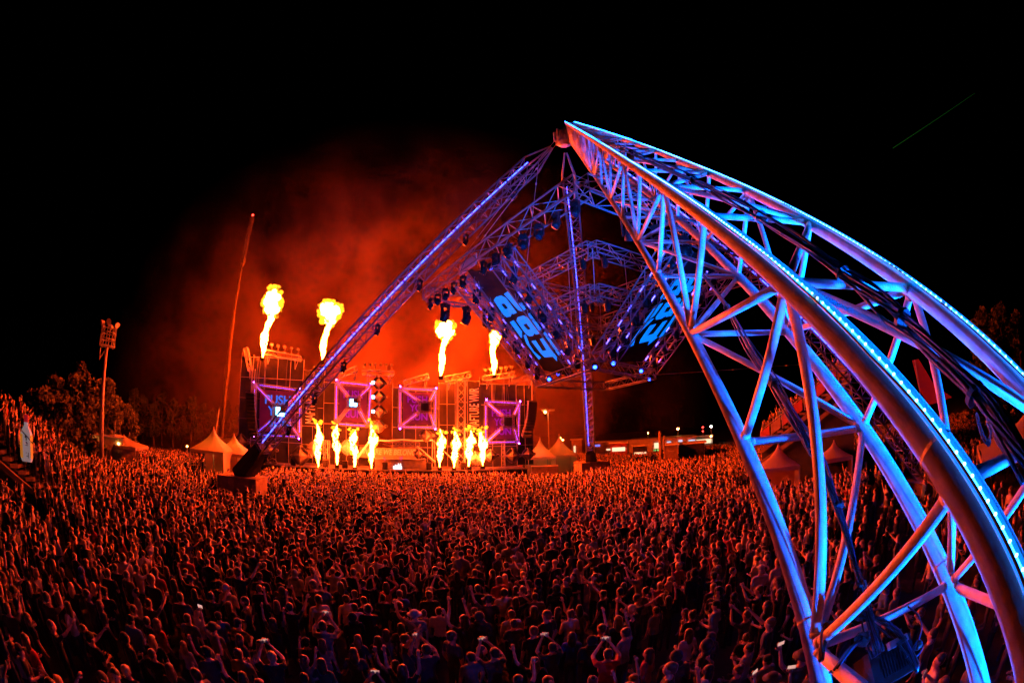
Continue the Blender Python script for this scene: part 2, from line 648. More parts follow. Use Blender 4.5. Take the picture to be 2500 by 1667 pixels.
# LED strips on the two upper chords: a lit ribbon on a wider channel made to emit as its blue glow, and single dots where one can see them
for k in 'AB':
    up = LED_UP[k]
    side = up.cross(unit[k]).normalized()
    r = CH_R[k]
    ch, lb, dots = MB(), MB(), MB()
    s = 0.3
    while s < leng['A'] - 0.4:
        e = min(s + 4.55, leng['A'] - 0.1)
        p, q = on(k, s) + up * (r + 0.004), on(k, e) + up * (r + 0.004)
        if s < S_BEND < e:
            e = S_BEND
            q = on(k, e) + up * (r + 0.004)
        m = (p + q) / 2
        L = (q - p).length
        dq = (q - p).normalized()
        ch.box(m, 0.052, L, 0.008, side, dq, up)
        fr = (s / leng['A'])
        w = 0.004 if fr < 0.3 else (0.016 if fr < 0.5 else 0.042)
        lb.box(m + up * 0.007, w, L, 0.005, side, dq, up)
        if fr > 0.75:
            pass
        s = e + 0.10
    ch.build('halo_channel', 'led_halo', leg1)['kind'] = 'stuff'
    lb.build('led_strip', 'led_blue', leg1)['kind'] = 'stuff'
    s = 0.3
    while s < 15.0:
        dots.ell(on(k, s) + up * (r + 0.015), 0.0075, 0.0075, 0.0075, 6, 4)
        s += 0.062
    d_ = dots.build('led_dots', 'led_dot', leg1, True)
    d_['kind'] = 'stuff'
    wire = MB()
    pts = []
    s = 0.3
    while s < leng['A'] - 0.5:
        pts.append(on(k, s) + up * (r + 0.03 + 0.006 * math.sin(s * 7)) + side * (0.030 + 0.008 * math.sin(s * 3.1)))
        s += 0.4
    wire.path(pts, 0.006, 5)
    wire.build('led_cable', 'cable_rubber', leg1, True)

# hub at the apex
hub = MB()
a_, b_, d_ = basis(V((0, 0, 1)))
hub.lathe(APEX - V((0, 0, 0.7)), [(0.22, 0.0), (0.46, 0.18), (0.50, 0.75), (0.40, 1.05), (0.2, 1.2)], 10)
for t in range(8):
    c = APEX + V((math.cos(t * 0.785) * 0.45, math.sin(t * 0.785) * 0.45, 0.0))
    hub.box(c, 0.12, 0.34, 0.7, V((-math.sin(t * .785), math.cos(t * .785), 0)), V((math.cos(t * .785), math.sin(t * .785), 0)))
hub.build('hub', 'panel_pale', pyramid)


def slim_leg(foot, label, side, led_side, dash=True):
    top_end = APEX + (foot - APEX).normalized() * 1.1
    h = holder('leg', pyramid, foot)
    h['label'] = label
    a, b, d = basis(top_end - foot)
    L = (top_end - foot).length
    L_box = L - 1.7
    offs = {'pp': (1, 1), 'pn': (1, -1), 'np': (-1, 1), 'nn': (-1, -1)}
    cs = {k: a * (x * side / 2) + b * (y * side / 2) for k, (x, y) in offs.items()}
    mid = foot + d * L_box
    for k, c in cs.items():
        mb = MB()
        mb.tube(foot + c, mid + c, 0.058, n=8)
        mb.tube(mid + c, top_end + c * 0.15, 0.058, n=8)
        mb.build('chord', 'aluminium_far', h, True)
    nb = round(L_box / (side * 1.15))
    ks = ['pp', 'pn', 'nn', 'np']
    for i in range(nb):
        mb = MB()
        s, e = foot + d * (L_box * i / nb), foot + d * (L_box * (i + 1) / nb)
        m = (s + e) / 2
        for q in range(4):
            c1, c2 = cs[ks[q]], cs[ks[(q + 1) % 4]]
            if i % 2:
                c1, c2 = c2, c1
            mb.tube(s + c1, e + c2, 0.026, n=5, caps=False)
            mb.tube(s + c1, s + c2, 0.026, n=5, caps=False)
            mb.tube(m + (c1 + c2) / 2, e + c1, 0.018, n=4, caps=False)
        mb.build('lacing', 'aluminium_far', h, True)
    for x, y in led_side:
        lb = MB()
        c = a * (x * side * 0.30) + b * (y * side * 0.34)
        s = 1.2
        while s < L_box - 1.0:
            e = s + random.choice((1.9, 1.95, 2.0))
            p, q = foot + d * s + c, foot + d * min(e, L_box) + c
            lb.box((p + q) / 2, 0.04, (q - p).length, 0.04, a, d, b)
            s = e + 0.13
        lb.build('led_strip', 'led_far', h)['kind'] = 'stuff'
    return a, b, d, L_box


l2 = slim_leg(FOOT2, 'slim lattice leg slanting down to the black wrapped foot beside the stage', 0.90, ((0.0, 1.0),))
l3 = slim_leg(FOOT3, 'slim upright-looking lattice leg standing on the far plinth beyond the crowd', 0.86, ((0.8, 0.9),))
l4 = slim_leg(FOOT4, 'slim lattice leg mostly hidden behind the thick near leg', 1.02, ((0.0, 1.0),))


def board_plinth(foot, w, d, h, label, rz):
    t = thing('plinth', label, 'plinth', (foot.x, foot.y, 0), rz=rz)
    ux, uy = V((math.cos(rz), math.sin(rz), 0)), V((-math.sin(rz), math.cos(rz), 0))
    c = V((foot.x, foot.y, 0))
    MB().box(c + V((0, 0, h / 2 - 0.03)), w - 0.1, d - 0.1, h - 0.06, ux, uy).build('core', 'board_dark', t)
    MB().box(c + V((0, 0, h - 0.01)), w + 0.06, d + 0.06, 0.06, ux, uy).build('top_board', 'plywood', t)
    nbd = max(3, round(w / 0.42))
    for i in range(nbd):
        for sy in (-1, 1):
            x = -w / 2 + w * (i + 0.5) / nbd
            MB().box(c + ux * x + uy * (sy * d / 2) + V((0, 0, h / 2 - 0.04)), w / nbd - 0.018, 0.035 + 0.008 * (i % 2), h - 0.09, ux, uy).build('board', 'plywood', t)
    nbd = max(3, round(d / 0.42))
    for i in range(nbd):
        for sx in (-1, 1):
            y = -d / 2 + d * (i + 0.5) / nbd
            MB().box(c + uy * y + ux * (sx * w / 2) + V((0, 0, h / 2 - 0.04)), 0.035 + 0.008 * (i % 2), d / nbd - 0.018, h - 0.09, ux, uy).build('board', 'plywood', t)
    return t


board_plinth(FOOT2 + V((0.1, -0.1, 0)), 3.1, 2.3, 2.28, 'timber boarded plinth under the black wrapped leg foot beside the pagoda tent', rad(12))
board_plinth(FOOT3, 3.2, 3.2, 2.28, 'small timber boarded plinth under the far leg at the crowd edge', rad(8))
board_plinth(FOOT4, 2.6, 2.6, 0.68, 'timber boarded plinth under the leg hidden behind the near tubes', rad(-20))

# black cloth wrap round the two visible slim leg feet
for (foot, (a, b, d, _), ln, label) in ((FOOT2, l2, 2.9, 'black cloth wrap round the slanting leg foot beside the stage'), (FOOT3, l3, 2.6, 'black cloth wrap round the foot of the far leg')):
    mb = MB()
    w = 0.68
    rings = []
    for s, k in ((-0.1, 1.05), (0.15, 1.12), (ln * 0.5, 1.02), (ln, 0.92), (ln + 0.3, 0.70)):
        rings += [foot + d * s + a * (x * w * k) + b * (y * w * k) for x, y in ((-.78, -.78), (0, -.84), (.78, -.78), (.86, 0), (.78, .78), (0, .84), (-.78, .78), (-.86, 0))]
    fs = [(i * 8 + k, i * 8 + (k + 1) % 8, i * 8 + 8 + (k + 1) % 8, i * 8 + 8 + k) for i in range(4) for k in range(8)] + [tuple(range(7, -1, -1)), tuple(range(32, 40))]
    mb.add(rings, fs)
    tag(mb.build('cloth_wrap', 'black_cloth'), label, 'wrap')

# ================================================================== hanging light rig
H_TOP, H_BOT = CAM.z + 7.0, CAM.z + 2.75
RN, RL = at_z(1420, 455, H_TOP), at_z(1046, 720, H_TOP)
e_ = (RL - RN)
side_l = e_.length
ex = e_.normalized()
ey = V((-ex.y, ex.x, 0))
if ey.x < 0:
    ey = -ey
RR, RF = RN + ey * side_l, RL + ey * side_l
RC = (RN + RF) / 2
rig = thing('light_rig', 'square lighting rig hung inside the pyramid with slanted banner arms', 'light rig', (RC.x, RC.y, H_BOT))


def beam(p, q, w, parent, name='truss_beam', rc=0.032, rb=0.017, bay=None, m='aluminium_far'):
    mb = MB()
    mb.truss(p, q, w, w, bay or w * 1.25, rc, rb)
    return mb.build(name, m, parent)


for p, q in ((RN, RL), (RL, RF), (RF, RR), (RR, RN)):
    beam(p, q, 0.62, rig, rc=0.036, rb=0.02)
# inner frames
inner = []
for (h, hd, cshift) in ((7.2, 3.75, 0.4), (5.35, 3.9, 0.6)):
    c = RC + V((0.1, cshift, CAM.z + h - RC.z))
    cs = [c + (RN - RC).normalized() * hd, c + (RL - RC).normalized() * hd, c + (RF - RC).normalized() * hd, c + (RR - RC).normalized() * hd]
    inner.append(cs)
    for i in range(4):
        beam(cs[i], cs[(i + 1) % 4], 0.52, rig)
# bottom frame
BN, BL, BR, BF = at_z(1452, 889, H_BOT), at_z(1317, 935, H_BOT), at_z(1592, 915, H_BOT), at_z(1480, 943, H_BOT)
for p, q in ((BN, BL), (BL, BF), (BF, BR), (BR, BN)):
    beam(p, q, 0.45, rig)
# slanted arms of the two near faces, four each
tops_px = [(1123, 690), (1150, 676), (1212, 640), (1240, 616)]
bots_px = [(1317, 935), (1337, 928), (1404, 908), (1450, 901)]
armsL, armsR = [], []
for (tp, bp) in zip(tops_px, bots_px):
    T = at_plane(tp[0], tp[1], RN, ey)
    f = (T - RN).dot(ex) / side_l
    B = at_z(bp[0], bp[1], H_BOT) + V((0, 0, 0.1))
    armsL.append((T, B, f))
botsR_px = [(1592, 911), (1567, 897), (1493, 883), (1460, 878)]
for (T, B, f), bp in zip(armsL, botsR_px):
    T2 = RN + ey * (f * side_l) + V((0, 0, T.z - RN.z))
    B2 = at_z(bp[0], bp[1], H_BOT) + V((0, 0, 0.1))
    armsR.append((T2, B2, f))
for T, B, f in armsL + armsR:
    mb = MB()
    mb.truss(T, B, 0.42, 0.42, 0.5, 0.030, 0.016)
    arm = mb.build('slanted_arm', 'aluminium_far', rig)
    a, b, d = basis(B - T)
    L = (B - T).length
    lb = MB()
    s = 0.4
    while s < L - 0.5:
        lb.box(T + d * (s + 0.2), 0.03, 0.03, 0.26, a, b, d)
        s += random.choice((0.7, 0.9, 1.2))
    lb.build('led_pixel', 'led_arm', arm)['kind'] = 'stuff'

# banners between the middle arms; letter outlines measured on the left-hand banner (units: along and across)
lpoly = [
    [(1295, 205), (1345, 170), (1480, 345), (1535, 318), (1592, 410), (1540, 440), (1490, 425)],
    [(1155, 290), (1180, 250), (1255, 225), (1300, 332), (1250, 342), (1312, 416), (1290, 490)],
    [(1255, 225), (1320, 260), (1470, 460), (1420, 480), (1402, 465), (1385, 510), (1330, 520), (1290, 490), (1312, 416), (1352, 395), (1300, 332)],
    [(1375, 590), (1425, 565), (1540, 720), (1540, 800), (1530, 805)],
    [(1465, 570), (1480, 525), (1560, 500), (1602, 605), (1555, 625), (1622, 700), (1590, 745)],
    [(1560, 500), (1620, 530), (1785, 745), (1730, 757), (1712, 740), (1690, 775), (1640, 780), (1590, 745), (1622, 700), (1660, 680), (1602, 605)],
    [(1620, 482), (1642, 465), (1802, 680), (1790, 710), (1770, 700)],
    [(1562, 770), (1590, 760), (1640, 890), (1700, 985), (1800, 1075), (1772, 1100), (1690, 1000), (1600, 880)],
    [(1670, 850), (1725, 838), (1820, 985), (1850, 1068), (1800, 1020)],
    [(1820, 985), (1878, 972), (1786, 822), (1822, 806), (1975, 1020), (1960, 1060), (1850, 1068)],
    [(1975, 1020), (2010, 1030), (2020, 1122), (1960, 1060)],
    [(1830, 742), (1852, 720), (2070, 1030), (2040, 1042)],
]


def banner_frame(arms):
    T1, B1, _ = arms[1]
    T2, B2, _ = arms[2]
    along = ((B1 + B2) / 2 - (T1 + T2) / 2)
    L = along.length
    al = along.normalized()
    cross = ((T2 + B2) / 2 - (T1 + B1) / 2)
    cross = (cross - al * cross.dot(al))
    w = cross.length
    cr = cross.normalized()
    n = al.cross(cr).normalized()
    if n.dot(CAM - T1) < 0:
        n = -n
    o = (T1 + T2) / 2 - cr * (w / 2)
    return o, al, cr, n, L, w


oL, alL, crL, nL, LL, wL = banner_frame(armsL)
letters = []
for poly in lpoly:
    pts = []
    for zx, zy in poly:
        p = at_plane(1000 + zx / 5.6, 680 + zy / 5.6, oL, nL)
        pts.append(((p - oL).dot(alL) / LL, (p - oL).dot(crL) / wL))
    letters.append(pts)
for arms, lab in ((armsL, 'left'), (armsR, 'right')):
    o, al, cr, n, L, w = banner_frame(arms)
    where = 'facing the stage side of the rig' if lab == 'left' else 'behind the thick near leg'
    t = thing('banner', 'black fabric banner with blue block letters ' + where, 'banner', tuple(o + al * L))
    MB().box(o + al * (L * 0.5) + cr * (w * 0.5), L * 0.98, w - 0.36, 0.03, al, cr, n).build('cloth', 'banner_black', t)
    for pts in letters:
        q = [o + al * (a * L) + cr * ((b if lab == 'left' else 1 - b) * w) + n * 0.02 for a, b in pts]
        me = MB().prism(q, n * 0.012)
        me.build('letter', 'banner_blue', t)

# suspension: steel rods, hoists and chains
for k in range(4):
    MB().tube(inner[0][k], inner[1][k], 0.018, n=5).build('drop_rod', 'wire_steel', rig)
    a, b = inner[0][k], inner[0][(k + 1) % 4]
    for f in (0.3, 0.65):
        p = a.lerp(b, f)
        MB().tube(p, V((p.x, p.y, H_BOT + 0.3 + 2 * random.random())), 0.012, n=4).build('drop_rod', 'wire_steel', rig)
for cs in inner:
    for k in range(4):
        for f in (0.12, 0.88):
            p = cs[k].lerp(cs[(k + 1) % 4], f)
            MB().lathe(p - V((0, 0, 0.75)), [(0.05, 0), (0.13, 0.06), (0.14, 0.36), (0.06, 0.46), (0.03, 0.75)], 8).build('hoist', 'black_metal', rig)
# steel suspension wires between leg, apex and rig
for (p, q, lab) in ((APEX + V((-0.5, -0.3, -0.4)), RL + V((1.1, -1.2, 0.4)), 'upper of two thin steel wires running parallel below the slanting leg'),
                    (APEX + V((-0.4, -0.5, -0.75)), RL + V((1.6, -1.6, 0.4)), 'lower of two thin steel wires running parallel below the slanting leg'),
                    (FOOT2.lerp(APEX, 0.93), None, 'thin vertical steel drop wire from the slanting leg to the inner frame'),
                    (BR, V((34, 34, CAM.z + 4.6)), 'thin guy wire stretched sideways from the bottom of the rig')):
    if q is None:
        q = inner[0][1] + V((0.2, 0, 0.3))
    mb = MB()
    mb.tube(p, q, 0.016, n=5)
    d = (q - p)
    for f in (0.25, 0.5, 0.75):
        c = p + d * f
        mb.tube(c - d.normalized() * 0.06, c + d.normalized() * 0.06, 0.05, n=6)
    tag(mb.build('steel_wire', 'wire_steel'), lab, 'wire')

# orange work panel on the rig edge
mbp = MB()
pm = RN.lerp(RL, 0.62)
mbp.box(pm + V((0, 0, 0.05)), 1.6, 0.06, 0.5, ex, ey).build('junction_panel', 'panel_pale', rig)


# ------------------------------------------------------------------ moving-head lamps
def make_head():
    t = thing('moving_head', 'black moving-head lamp', 'spotlight', (0, 0, 0))
    MB().box((0, 0, -0.10), 0.34, 0.26, 0.14).tube((-0.1, 0, -0.02), (-0.1, 0, 0.1), 0.025, n=6).tube((0.1, 0, -0.02), (0.1, 0, 0.1), 0.025, n=6).build('base', 'black_metal', t)
    y = MB()
    y.box((-0.21, 0, -0.40), 0.045, 0.14, 0.46).box((0.21, 0, -0.40), 0.045, 0.14, 0.46).box((0, 0, -0.19), 0.44, 0.16, 0.05)
    y.build('yoke', 'black_metal', t)
    hd = MB()
    axis = V((0, 0.55, -1)).normalized()
    hd.lathe(V((0, -0.10, -0.36)), [(0.09, 0), (0.16, 0.06), (0.175, 0.22), (0.17, 0.34), (0.185, 0.42)], 12, axis=axis)
    h = hd.build('lamp_head', 'black_metal', t, True)
    l = MB()
    l.lathe(V((0, -0.10, -0.36)) + axis * 0.415, [(0.16, 0), (0.12, 0.025), (0.02, 0.035)], 12, axis=axis)
    l.build('lens', 'lens_glass', h, True)
    return t


head0 = make_head()
head_used = [False]


def place_head(p, rz, label, group, scale=1.0, lit=None):
    if not head_used[0]:
        o = head0
        head_used[0] = True
    else:
        o = copy_tree(head0)
    o.location = p
    o.rotation_euler = (0, 0, rz)
    o.scale = (scale,) * 3
    o['label'], o['group'], o['category'] = label, group, 'spotlight'
    if lit:
        for ch in o.children:
            for l in ch.children:
                if l.name.startswith('lens'):
                    l.data = l.data.copy()
                    l.data.materials[0] = MATS[lit]
    return o


bpy.context.view_layer.update()
ORD = ['first', 'second', 'third', 'fourth', 'fifth', 'sixth', 'seventh', 'eighth', 'ninth', 'tenth', 'eleventh', 'twelfth', 'thirteenth']
for oi, f in enumerate(np.linspace(0.03, 0.97, 13)):
    if 0.50 < f < 0.62:
        continue
    p = RN.lerp(RL, f) - V((0, 0, 0.33))
    place_head(p, random.uniform(-1, 1) + 2, ORD[oi] + ' moving-head lamp from the apex end along the near rig edge', 'lamps along the near rig edge', 0.72)
for oi, f in enumerate(np.linspace(0.08, 0.60, 6)):
    p = RL.lerp(RF, f) - V((0, 0, 0.33))
    place_head(p, random.uniform(-.3, .3) + 1.2, ORD[oi] + ' lamp from the corner in the row hanging under the far rig edge', 'lamps under the far rig edge', 1.3)
for oi, f in enumerate((0.35, 0.45, 0.6, 0.72, 0.84)):
    p = RR.lerp(RN, f) - V((0, 0, 0.33))
    place_head(p, random.uniform(-1, 1), ORD[oi] + ' moving-head lamp on the rig edge behind the thick near leg', 'lamps on the hidden rig edge', 1.25)
for oi, f in enumerate((0.86, 0.735, 0.615, 0.50, 0.40, 0.305, 0.21, 0.115)):
    p = FOOT2.lerp(APEX, f) - V((0, 0, 0.62))
    place_head(p, 2.4 + random.uniform(-.3, .3), ORD[oi] + ' black spotlight from the top under the slanting leg', 'spotlights under the slanting leg', 0.85)
for arms, lab in ((armsL, 'stage-side banner'), (armsR, 'banner behind near leg')):
    for a1, a2 in ((0, 1), (2, 3)):
        for oi, f in enumerate((0.12, 0.28, 0.44, 0.60, 0.76, 0.90)):
            p = arms[a1][0].lerp(arms[a1][1], f).lerp(arms[a2][0].lerp(arms[a2][1], f), 0.5)
            place_head(p + V((0, 0, 0.25)), random.uniform(0, 6), ORD[oi] + ' small spotlight from the top along the ' + ('outer' if a1 == 0 else 'inner') + ' edge of ' + lab, 'spotlights beside the ' + lab, 0.85)
# lit blue lamps on the rig
lamp_spots = [at_plane(1198, 652, RN, ey), at_plane(1236, 616, RN, ey), at_z(1340, 925, H_BOT - 0.3), at_z(1362, 912, H_BOT + 0.3), at_z(1497, 886, H_BOT),
              at_z(1565, 905, H_BOT - 0.1), at_z(1585, 925, H_BOT - 0.2), at_z(1452, 895, H_BOT - 0.2)]
for i, p in enumerate(lamp_spots):
    t = thing('wash_lamp', ['lit blue wash lamp at the top of the stage-side banner', 'lit blue wash lamp at the upper end of the innermost slanted arm', 'lit blue wash lamp at the left corner of the bottom rig frame',
                            'lit blue wash lamp just above the left corner of the bottom rig frame', 'lit blue wash lamp at the lower corner of the banner behind the near leg',
                            'lit blue wash lamp on the right corner of the bottom rig frame', 'lowest lit blue wash lamp at the right corner of the rig', 'lit blue wash lamp at the near corner of the bottom rig frame'][i],
              'lamp', tuple(p), 'lit blue wash lamps on the rig')
    d = (CAM + V((3, 6, -3)) - p).normalized()
    if i < 2:
        d = ((armsL[2][1] - p).normalized() + d * 0.6).normalized()
    MB().lathe(p - d * 0.16, [(0.08, 0), (0.14, 0.05), (0.15, 0.22)], 10, axis=d).build('housing', 'black_metal', t, True)
    MB().lathe(p + d * 0.065, [(0.085, 0), (0.07, 0.02), (0.02, 0.03)], 10, axis=d).build('lens', 'lamp_blue', t, True)

# ================================================================== the stage
AZS = rad(-17)
S0 = V((47 * math.sin(AZS), 47 * math.cos(AZS), 0))
SU = V((math.cos(AZS), -math.sin(AZS), 0))        # to the right along the front
SV = V((math.sin(AZS), math.cos(AZS), 0))         # away from the crowd
UZ = V((0, 0, 1))


def SP(px, py, v):
    return at_plane(px, py, S0 + SV * v, SV)


def su(p):
    return (p - S0).dot(SU)


def SL(u, v, z):
    return S0 + SU * u + SV * v + UZ * z


stage = thing('stage', 'long festival stage with black scrim towers glowing orange behind the crowd', 'stage', tuple(SL(0, 6, 0)))
uL, uR = su(SP(596, 1100, 2)), su(SP(1280, 1100, 2))
DECK = 1.75
MB().box(SL((uL + uR) / 2, 5.5, DECK / 2), uR - uL, 9.0, DECK, SU, SV).build('deck', 'stage_deck', stage)
MB().box(SL((uL + uR) / 2, 0.97, DECK - 0.06), uR - uL + 0.1, 0.08, 0.10, SU, SV).build('deck_edge', 'stage_panel', stage)
nsk = 30
for i in range(nsk):
    u = uL + (uR - uL) * (i + 0.5) / nsk
    MB().box(SL(u, 0.96, (DECK - 0.1) / 2), (uR - uL) / nsk - 0.05, 0.05 + 0.02 * (i % 2), DECK - 0.14, SU, SV).build('skirt_panel', 'black_cloth', stage)

# scrim towers: (left px, right px, top px, depth)
walls = [(583, 737, 874, 4.2), (737, 790, 905, 6.6), (790, 902, 936, 6.0), (958, 1072, 948, 6.0), (1072, 1112, 936, 6.8), (1112, 1172, 930, 5.2), (1172, 1262, 938, 4.6), (1262, 1302, 940, 6.4)]
for i, (x0, x1, yt, v) in enumerate(walls):
    a, b = SP(x0, 1100, v), SP(x1, 1100, v)
    zt = SP((x0 + x1) / 2, yt, v).z
    w = su(b) - su(a)
    uc = (su(a) + su(b)) / 2
    t = holder('tower', stage, SL(uc, v, 0))
    nx = max(2, round(w / 1.6))
    nz = max(3, round((zt - DECK) / 2.4))
    for ix in range(nx):
        for iz in range(nz):
            MB().box(SL(su(a) + w * (ix + 0.5) / nx, v + 0.03 * ((ix + iz) % 2), DECK + (zt - DECK) * (iz + 0.5) / nz), w / nx - 0.03, 0.05, (zt - DECK) / nz - 0.03, SU, SV).build('scrim_panel', 'scrim', t)
    pipes = MB()
    for ix in range(nx + 1):
        u = su(a) + w * ix / nx
        pipes.tube(SL(u, v - 0.10, DECK), SL(u, v - 0.10, zt + random.uniform(0, 0.7)), 0.035, n=5)
    for iz in range(nz + 1):
        z = DECK + (zt - DECK) * iz / nz
        pipes.tube(SL(su(a), v - 0.14, z), SL(su(b), v - 0.14, z), 0.03, n=5)
    pipes.build('scaffold_pipe', 'stage_metal', t)['kind'] = 'stuff'
    # cluster of hanging cables on the big tower
    if i in (0, 6):
        cb = MB()
        for k in range(9):
            u = uc + random.uniform(-.25, .25) * w
            cb.path([SL(u, v - 0.22, zt - 0.1), SL(u + random.uniform(-.2, .2), v - 0.24, zt - 2), SL(u + random.uniform(-.5, .5), v - 0.22, DECK + 3)], 0.025, 5)
        cb.build('hanging_cable', 'panel_trim', t)['kind'] = 'stuff'

# roof trusses along the skyline, with lamp rows on some
roofs = [((640, 858), (735, 876), 3.6, 0.55, True), ((600, 850), (611, 905), 3.8, 0.5, False), ((826, 918), (872, 900), 4.5, 0.6, False), ((884, 910), (962, 912), 4.2, 0.55, True),
         ((986, 935), (1046, 918), 4.5, 0.6, False), ((1086, 926), (1148, 914), 4.3, 0.65, False), ((1178, 924), (1256, 915), 3.8, 0.55, True), ((1250, 930), (1300, 921), 4.6, 0.6, False),
         ((826, 935), (900, 941), 5.0, 0.5, False)]
for (p0, p1, v, w, lamps) in roofs:
    p, q = SP(*p0, v), SP(*p1, v)
    r = MB()
    r.truss(p, q, w, w, 0.6, 0.045, 0.024)
    d = (q - p)
    for f in (0.15, 0.85):                  # stub legs down to the tower heads
        c = p + d * f
        r.tube(c, c - UZ * 1.3 + SV * 0.4, 0.05, n=5)
        r.tube(c + d.normalized() * 0.5, c - UZ * 1.3 + SV * 0.4, 0.04, n=5)
    r.build('roof_truss', 'stage_metal', stage)
    if lamps:
        n = 6
        for k in range(n):
            c = p + d * ((k + 0.5) / n) + UZ * (w / 2)
            rows = MB()
            rows.tube(c, c + UZ * 0.55, 0.04, n=5)
            rows.box(c + UZ * 0.72, 0.30, 0.24, 0.30, SU, SV)
            rows.tube(c + UZ * 0.6 - SU * 0.22, c + UZ * 0.95 - SU * 0.22, 0.03, n=5)
            rows.build('roof_lamp', 'panel_trim', stage)
# lattice mast right of centre and thin side masts
MB().truss(SP(1126, 1140, 3.2), SP(1126, 928, 3.2), 0.85, 0.85, 0.95, 0.06, 0.032).build('lattice_mast', 'stage_metal', stage)
MB().truss(SP(797, 1140, 3.4), SP(797, 1075, 3.4), 0.55, 0.55, 0.6, 0.05, 0.028).build('lattice_mast', 'stage_metal', stage)
MB().truss(SP(1228, 1078, 3.2) - UZ * 0, SP(1228, 1140, 3.2), 0.3, 0.3, 0.5, 0.04, 0.02).build('lattice_mast', 'stage_metal', stage)
# tall lettering strips
for (x, y0, y1, v) in ((760, 924, 1034, 3.6), (1159, 948, 1048, 4.4)):
    p, q = SP(x, y1, v), SP(x, y0, v)
    h = (q - p).length
    MB().box((p + q) / 2 + SV * 0.06, 1.55, 0.06, h + 0.5, SU, SV).build('sign_strip', 'scrim', stage)
    text_obj('MAFTURE VIVIR', (p + q) / 2 - SV * 0.02, UZ, -SU, 1.15, 'lettering_white', stage, width=h, name='lettering')

# four truss frames with screens
frames = [((622, 938), (733, 953), (731, 1066), (622, 1060), (684, 1005), 33, 3.2, True, 'big truss frame with blue lit letters behind the slanting leg'),
          ((822, 932), (906, 941), (899, 1040), (820, 1034), (863, 983), 26, 3.8, True, 'truss frame with a lit square lamp beside the diamond column'),
          ((977, 948), (1064, 952), (1062, 1043), (976, 1042), (1037, 993), 24, 3.8, False, 'square truss frame with purple letters right of the diamond column'),
          ((1186, 980), (1268, 984), (1265, 1078), (1186, 1080), (1241, 1029), 26, 3.0, False, 'truss frame with purple letters at the far end of the stage')]
for fi, (c0, c1, c2, c3, ci, ins, v, lit, lab) in enumerate(frames):
    cs = [SP(*c, v) for c in (c0, c1, c2, c3)]
    cen = sum(cs, V()) / 4
    t = thing('truss_pyramid_prop', lab, 'truss', tuple(SL(su(cen), v, DECK)))
    W_ = (cs[1] - cs[0]).length
    depth = 2.2
    ic = SP(*ci, v - depth)
    hw = ins / 2 * (cen - CAM).length / F_PX
    ics = [ic + SU * (sx * hw) + UZ * (sz * hw) for sx, sz in ((-1, 1), (1, 1), (1, -1), (-1, -1))]
    ics = ics[:]
    for k in range(4):
        ob = MB().truss(cs[k], cs[(k + 1) % 4], 0.30, 0.30, 0.45, 0.034, 0.016).build('outer_beam', 'stage_metal', t)
        dd = (cs[(k + 1) % 4] - cs[k])
        aa, bb2, d3 = basis(dd)
        MB().box(cs[k] + dd * 0.5, 0.02, 0.02, dd.length * 0.8, aa, bb2, d3).build('led_line', ('led_indigo', 'led_violet', 'led_rose', 'led_violet')[fi], ob)
        dd = (ics[k] - cs[k])
        aa, bb2, d3 = basis(dd)
        MB().truss(ics[k], ics[(k + 1) % 4], 0.22, 0.22, 0.3, 0.03, 0.015).build('inner_beam', 'stage_metal', t)
        MB().truss(cs[k], ics[k], 0.26, 0.26, 0.4, 0.03, 0.015).build('arm', 'stage_metal', t)
        MB().box(cs[k] + dd * 0.5, 0.018, 0.018, dd.length * 0.7, aa, bb2, d3).build('led_line', ('led_indigo', 'led_violet', 'led_rose', 'led_violet')[fi], t)
    # screen behind
    zs = [c.z for c in cs]
    sc = MB()
    sw, sh = W_ * 0.80, (max(zs) - min(zs)) * 0.84
    scx = cen + SV * 0.5
    sc.box(scx, sw, 0.12, sh, SU, SV).build('screen', 'screen_off', t)
    mname = 'screen_blue' if fi == 0 else 'screen_purple'
    for row, word in enumerate(('PUSH', 'YO', 'dUN')):
        text_obj(word, scx + UZ * (sh * (0.27 - 0.27 * row)) - SV * 0.08 - SU * (0.0 if row == 0 else sw * 0.05 * (1 if row == 1 else -1)), SU, UZ, sh * 0.21, mname, t,
                 width=sw * (0.70, 0.42, 0.62)[row], weight=0.02)
    lampb = MB()
    lampb.box(ic + SV * 0.1, hw * 1.5, 0.2, hw * 1.5, SU, SV)
    lampb.build('blinder_box', 'panel_trim', t)
    q = hw * 0.62
    for a, b in ((-1, 1), (1, 1), (-1, -1), (1, -1)):
        on_ = lit and (a, b) != (1, 1)
        MB().box(ic - SV * 0.03 + SU * (a * q / 2 * 1.06) + UZ * (b * q / 2 * 1.06), q * 0.92, 0.05, q * 0.92, SU, SV).build('blinder_cell', 'lamp_cyan' if on_ else 'panel_trim', t)
    # small blue lamps at the corners of the frame
    for k in range(4):
        if fi in (0, 2, 3) or k in (0, 1):
            p = cs[k] - SV * 0.35 + UZ * (0.2 if k < 2 else -0.2)
            MB().ell(p, 0.07, 0.07, 0.07, 8, 6).build('corner_lamp', 'lamp_violet', t, True)

# faceted diamond panels


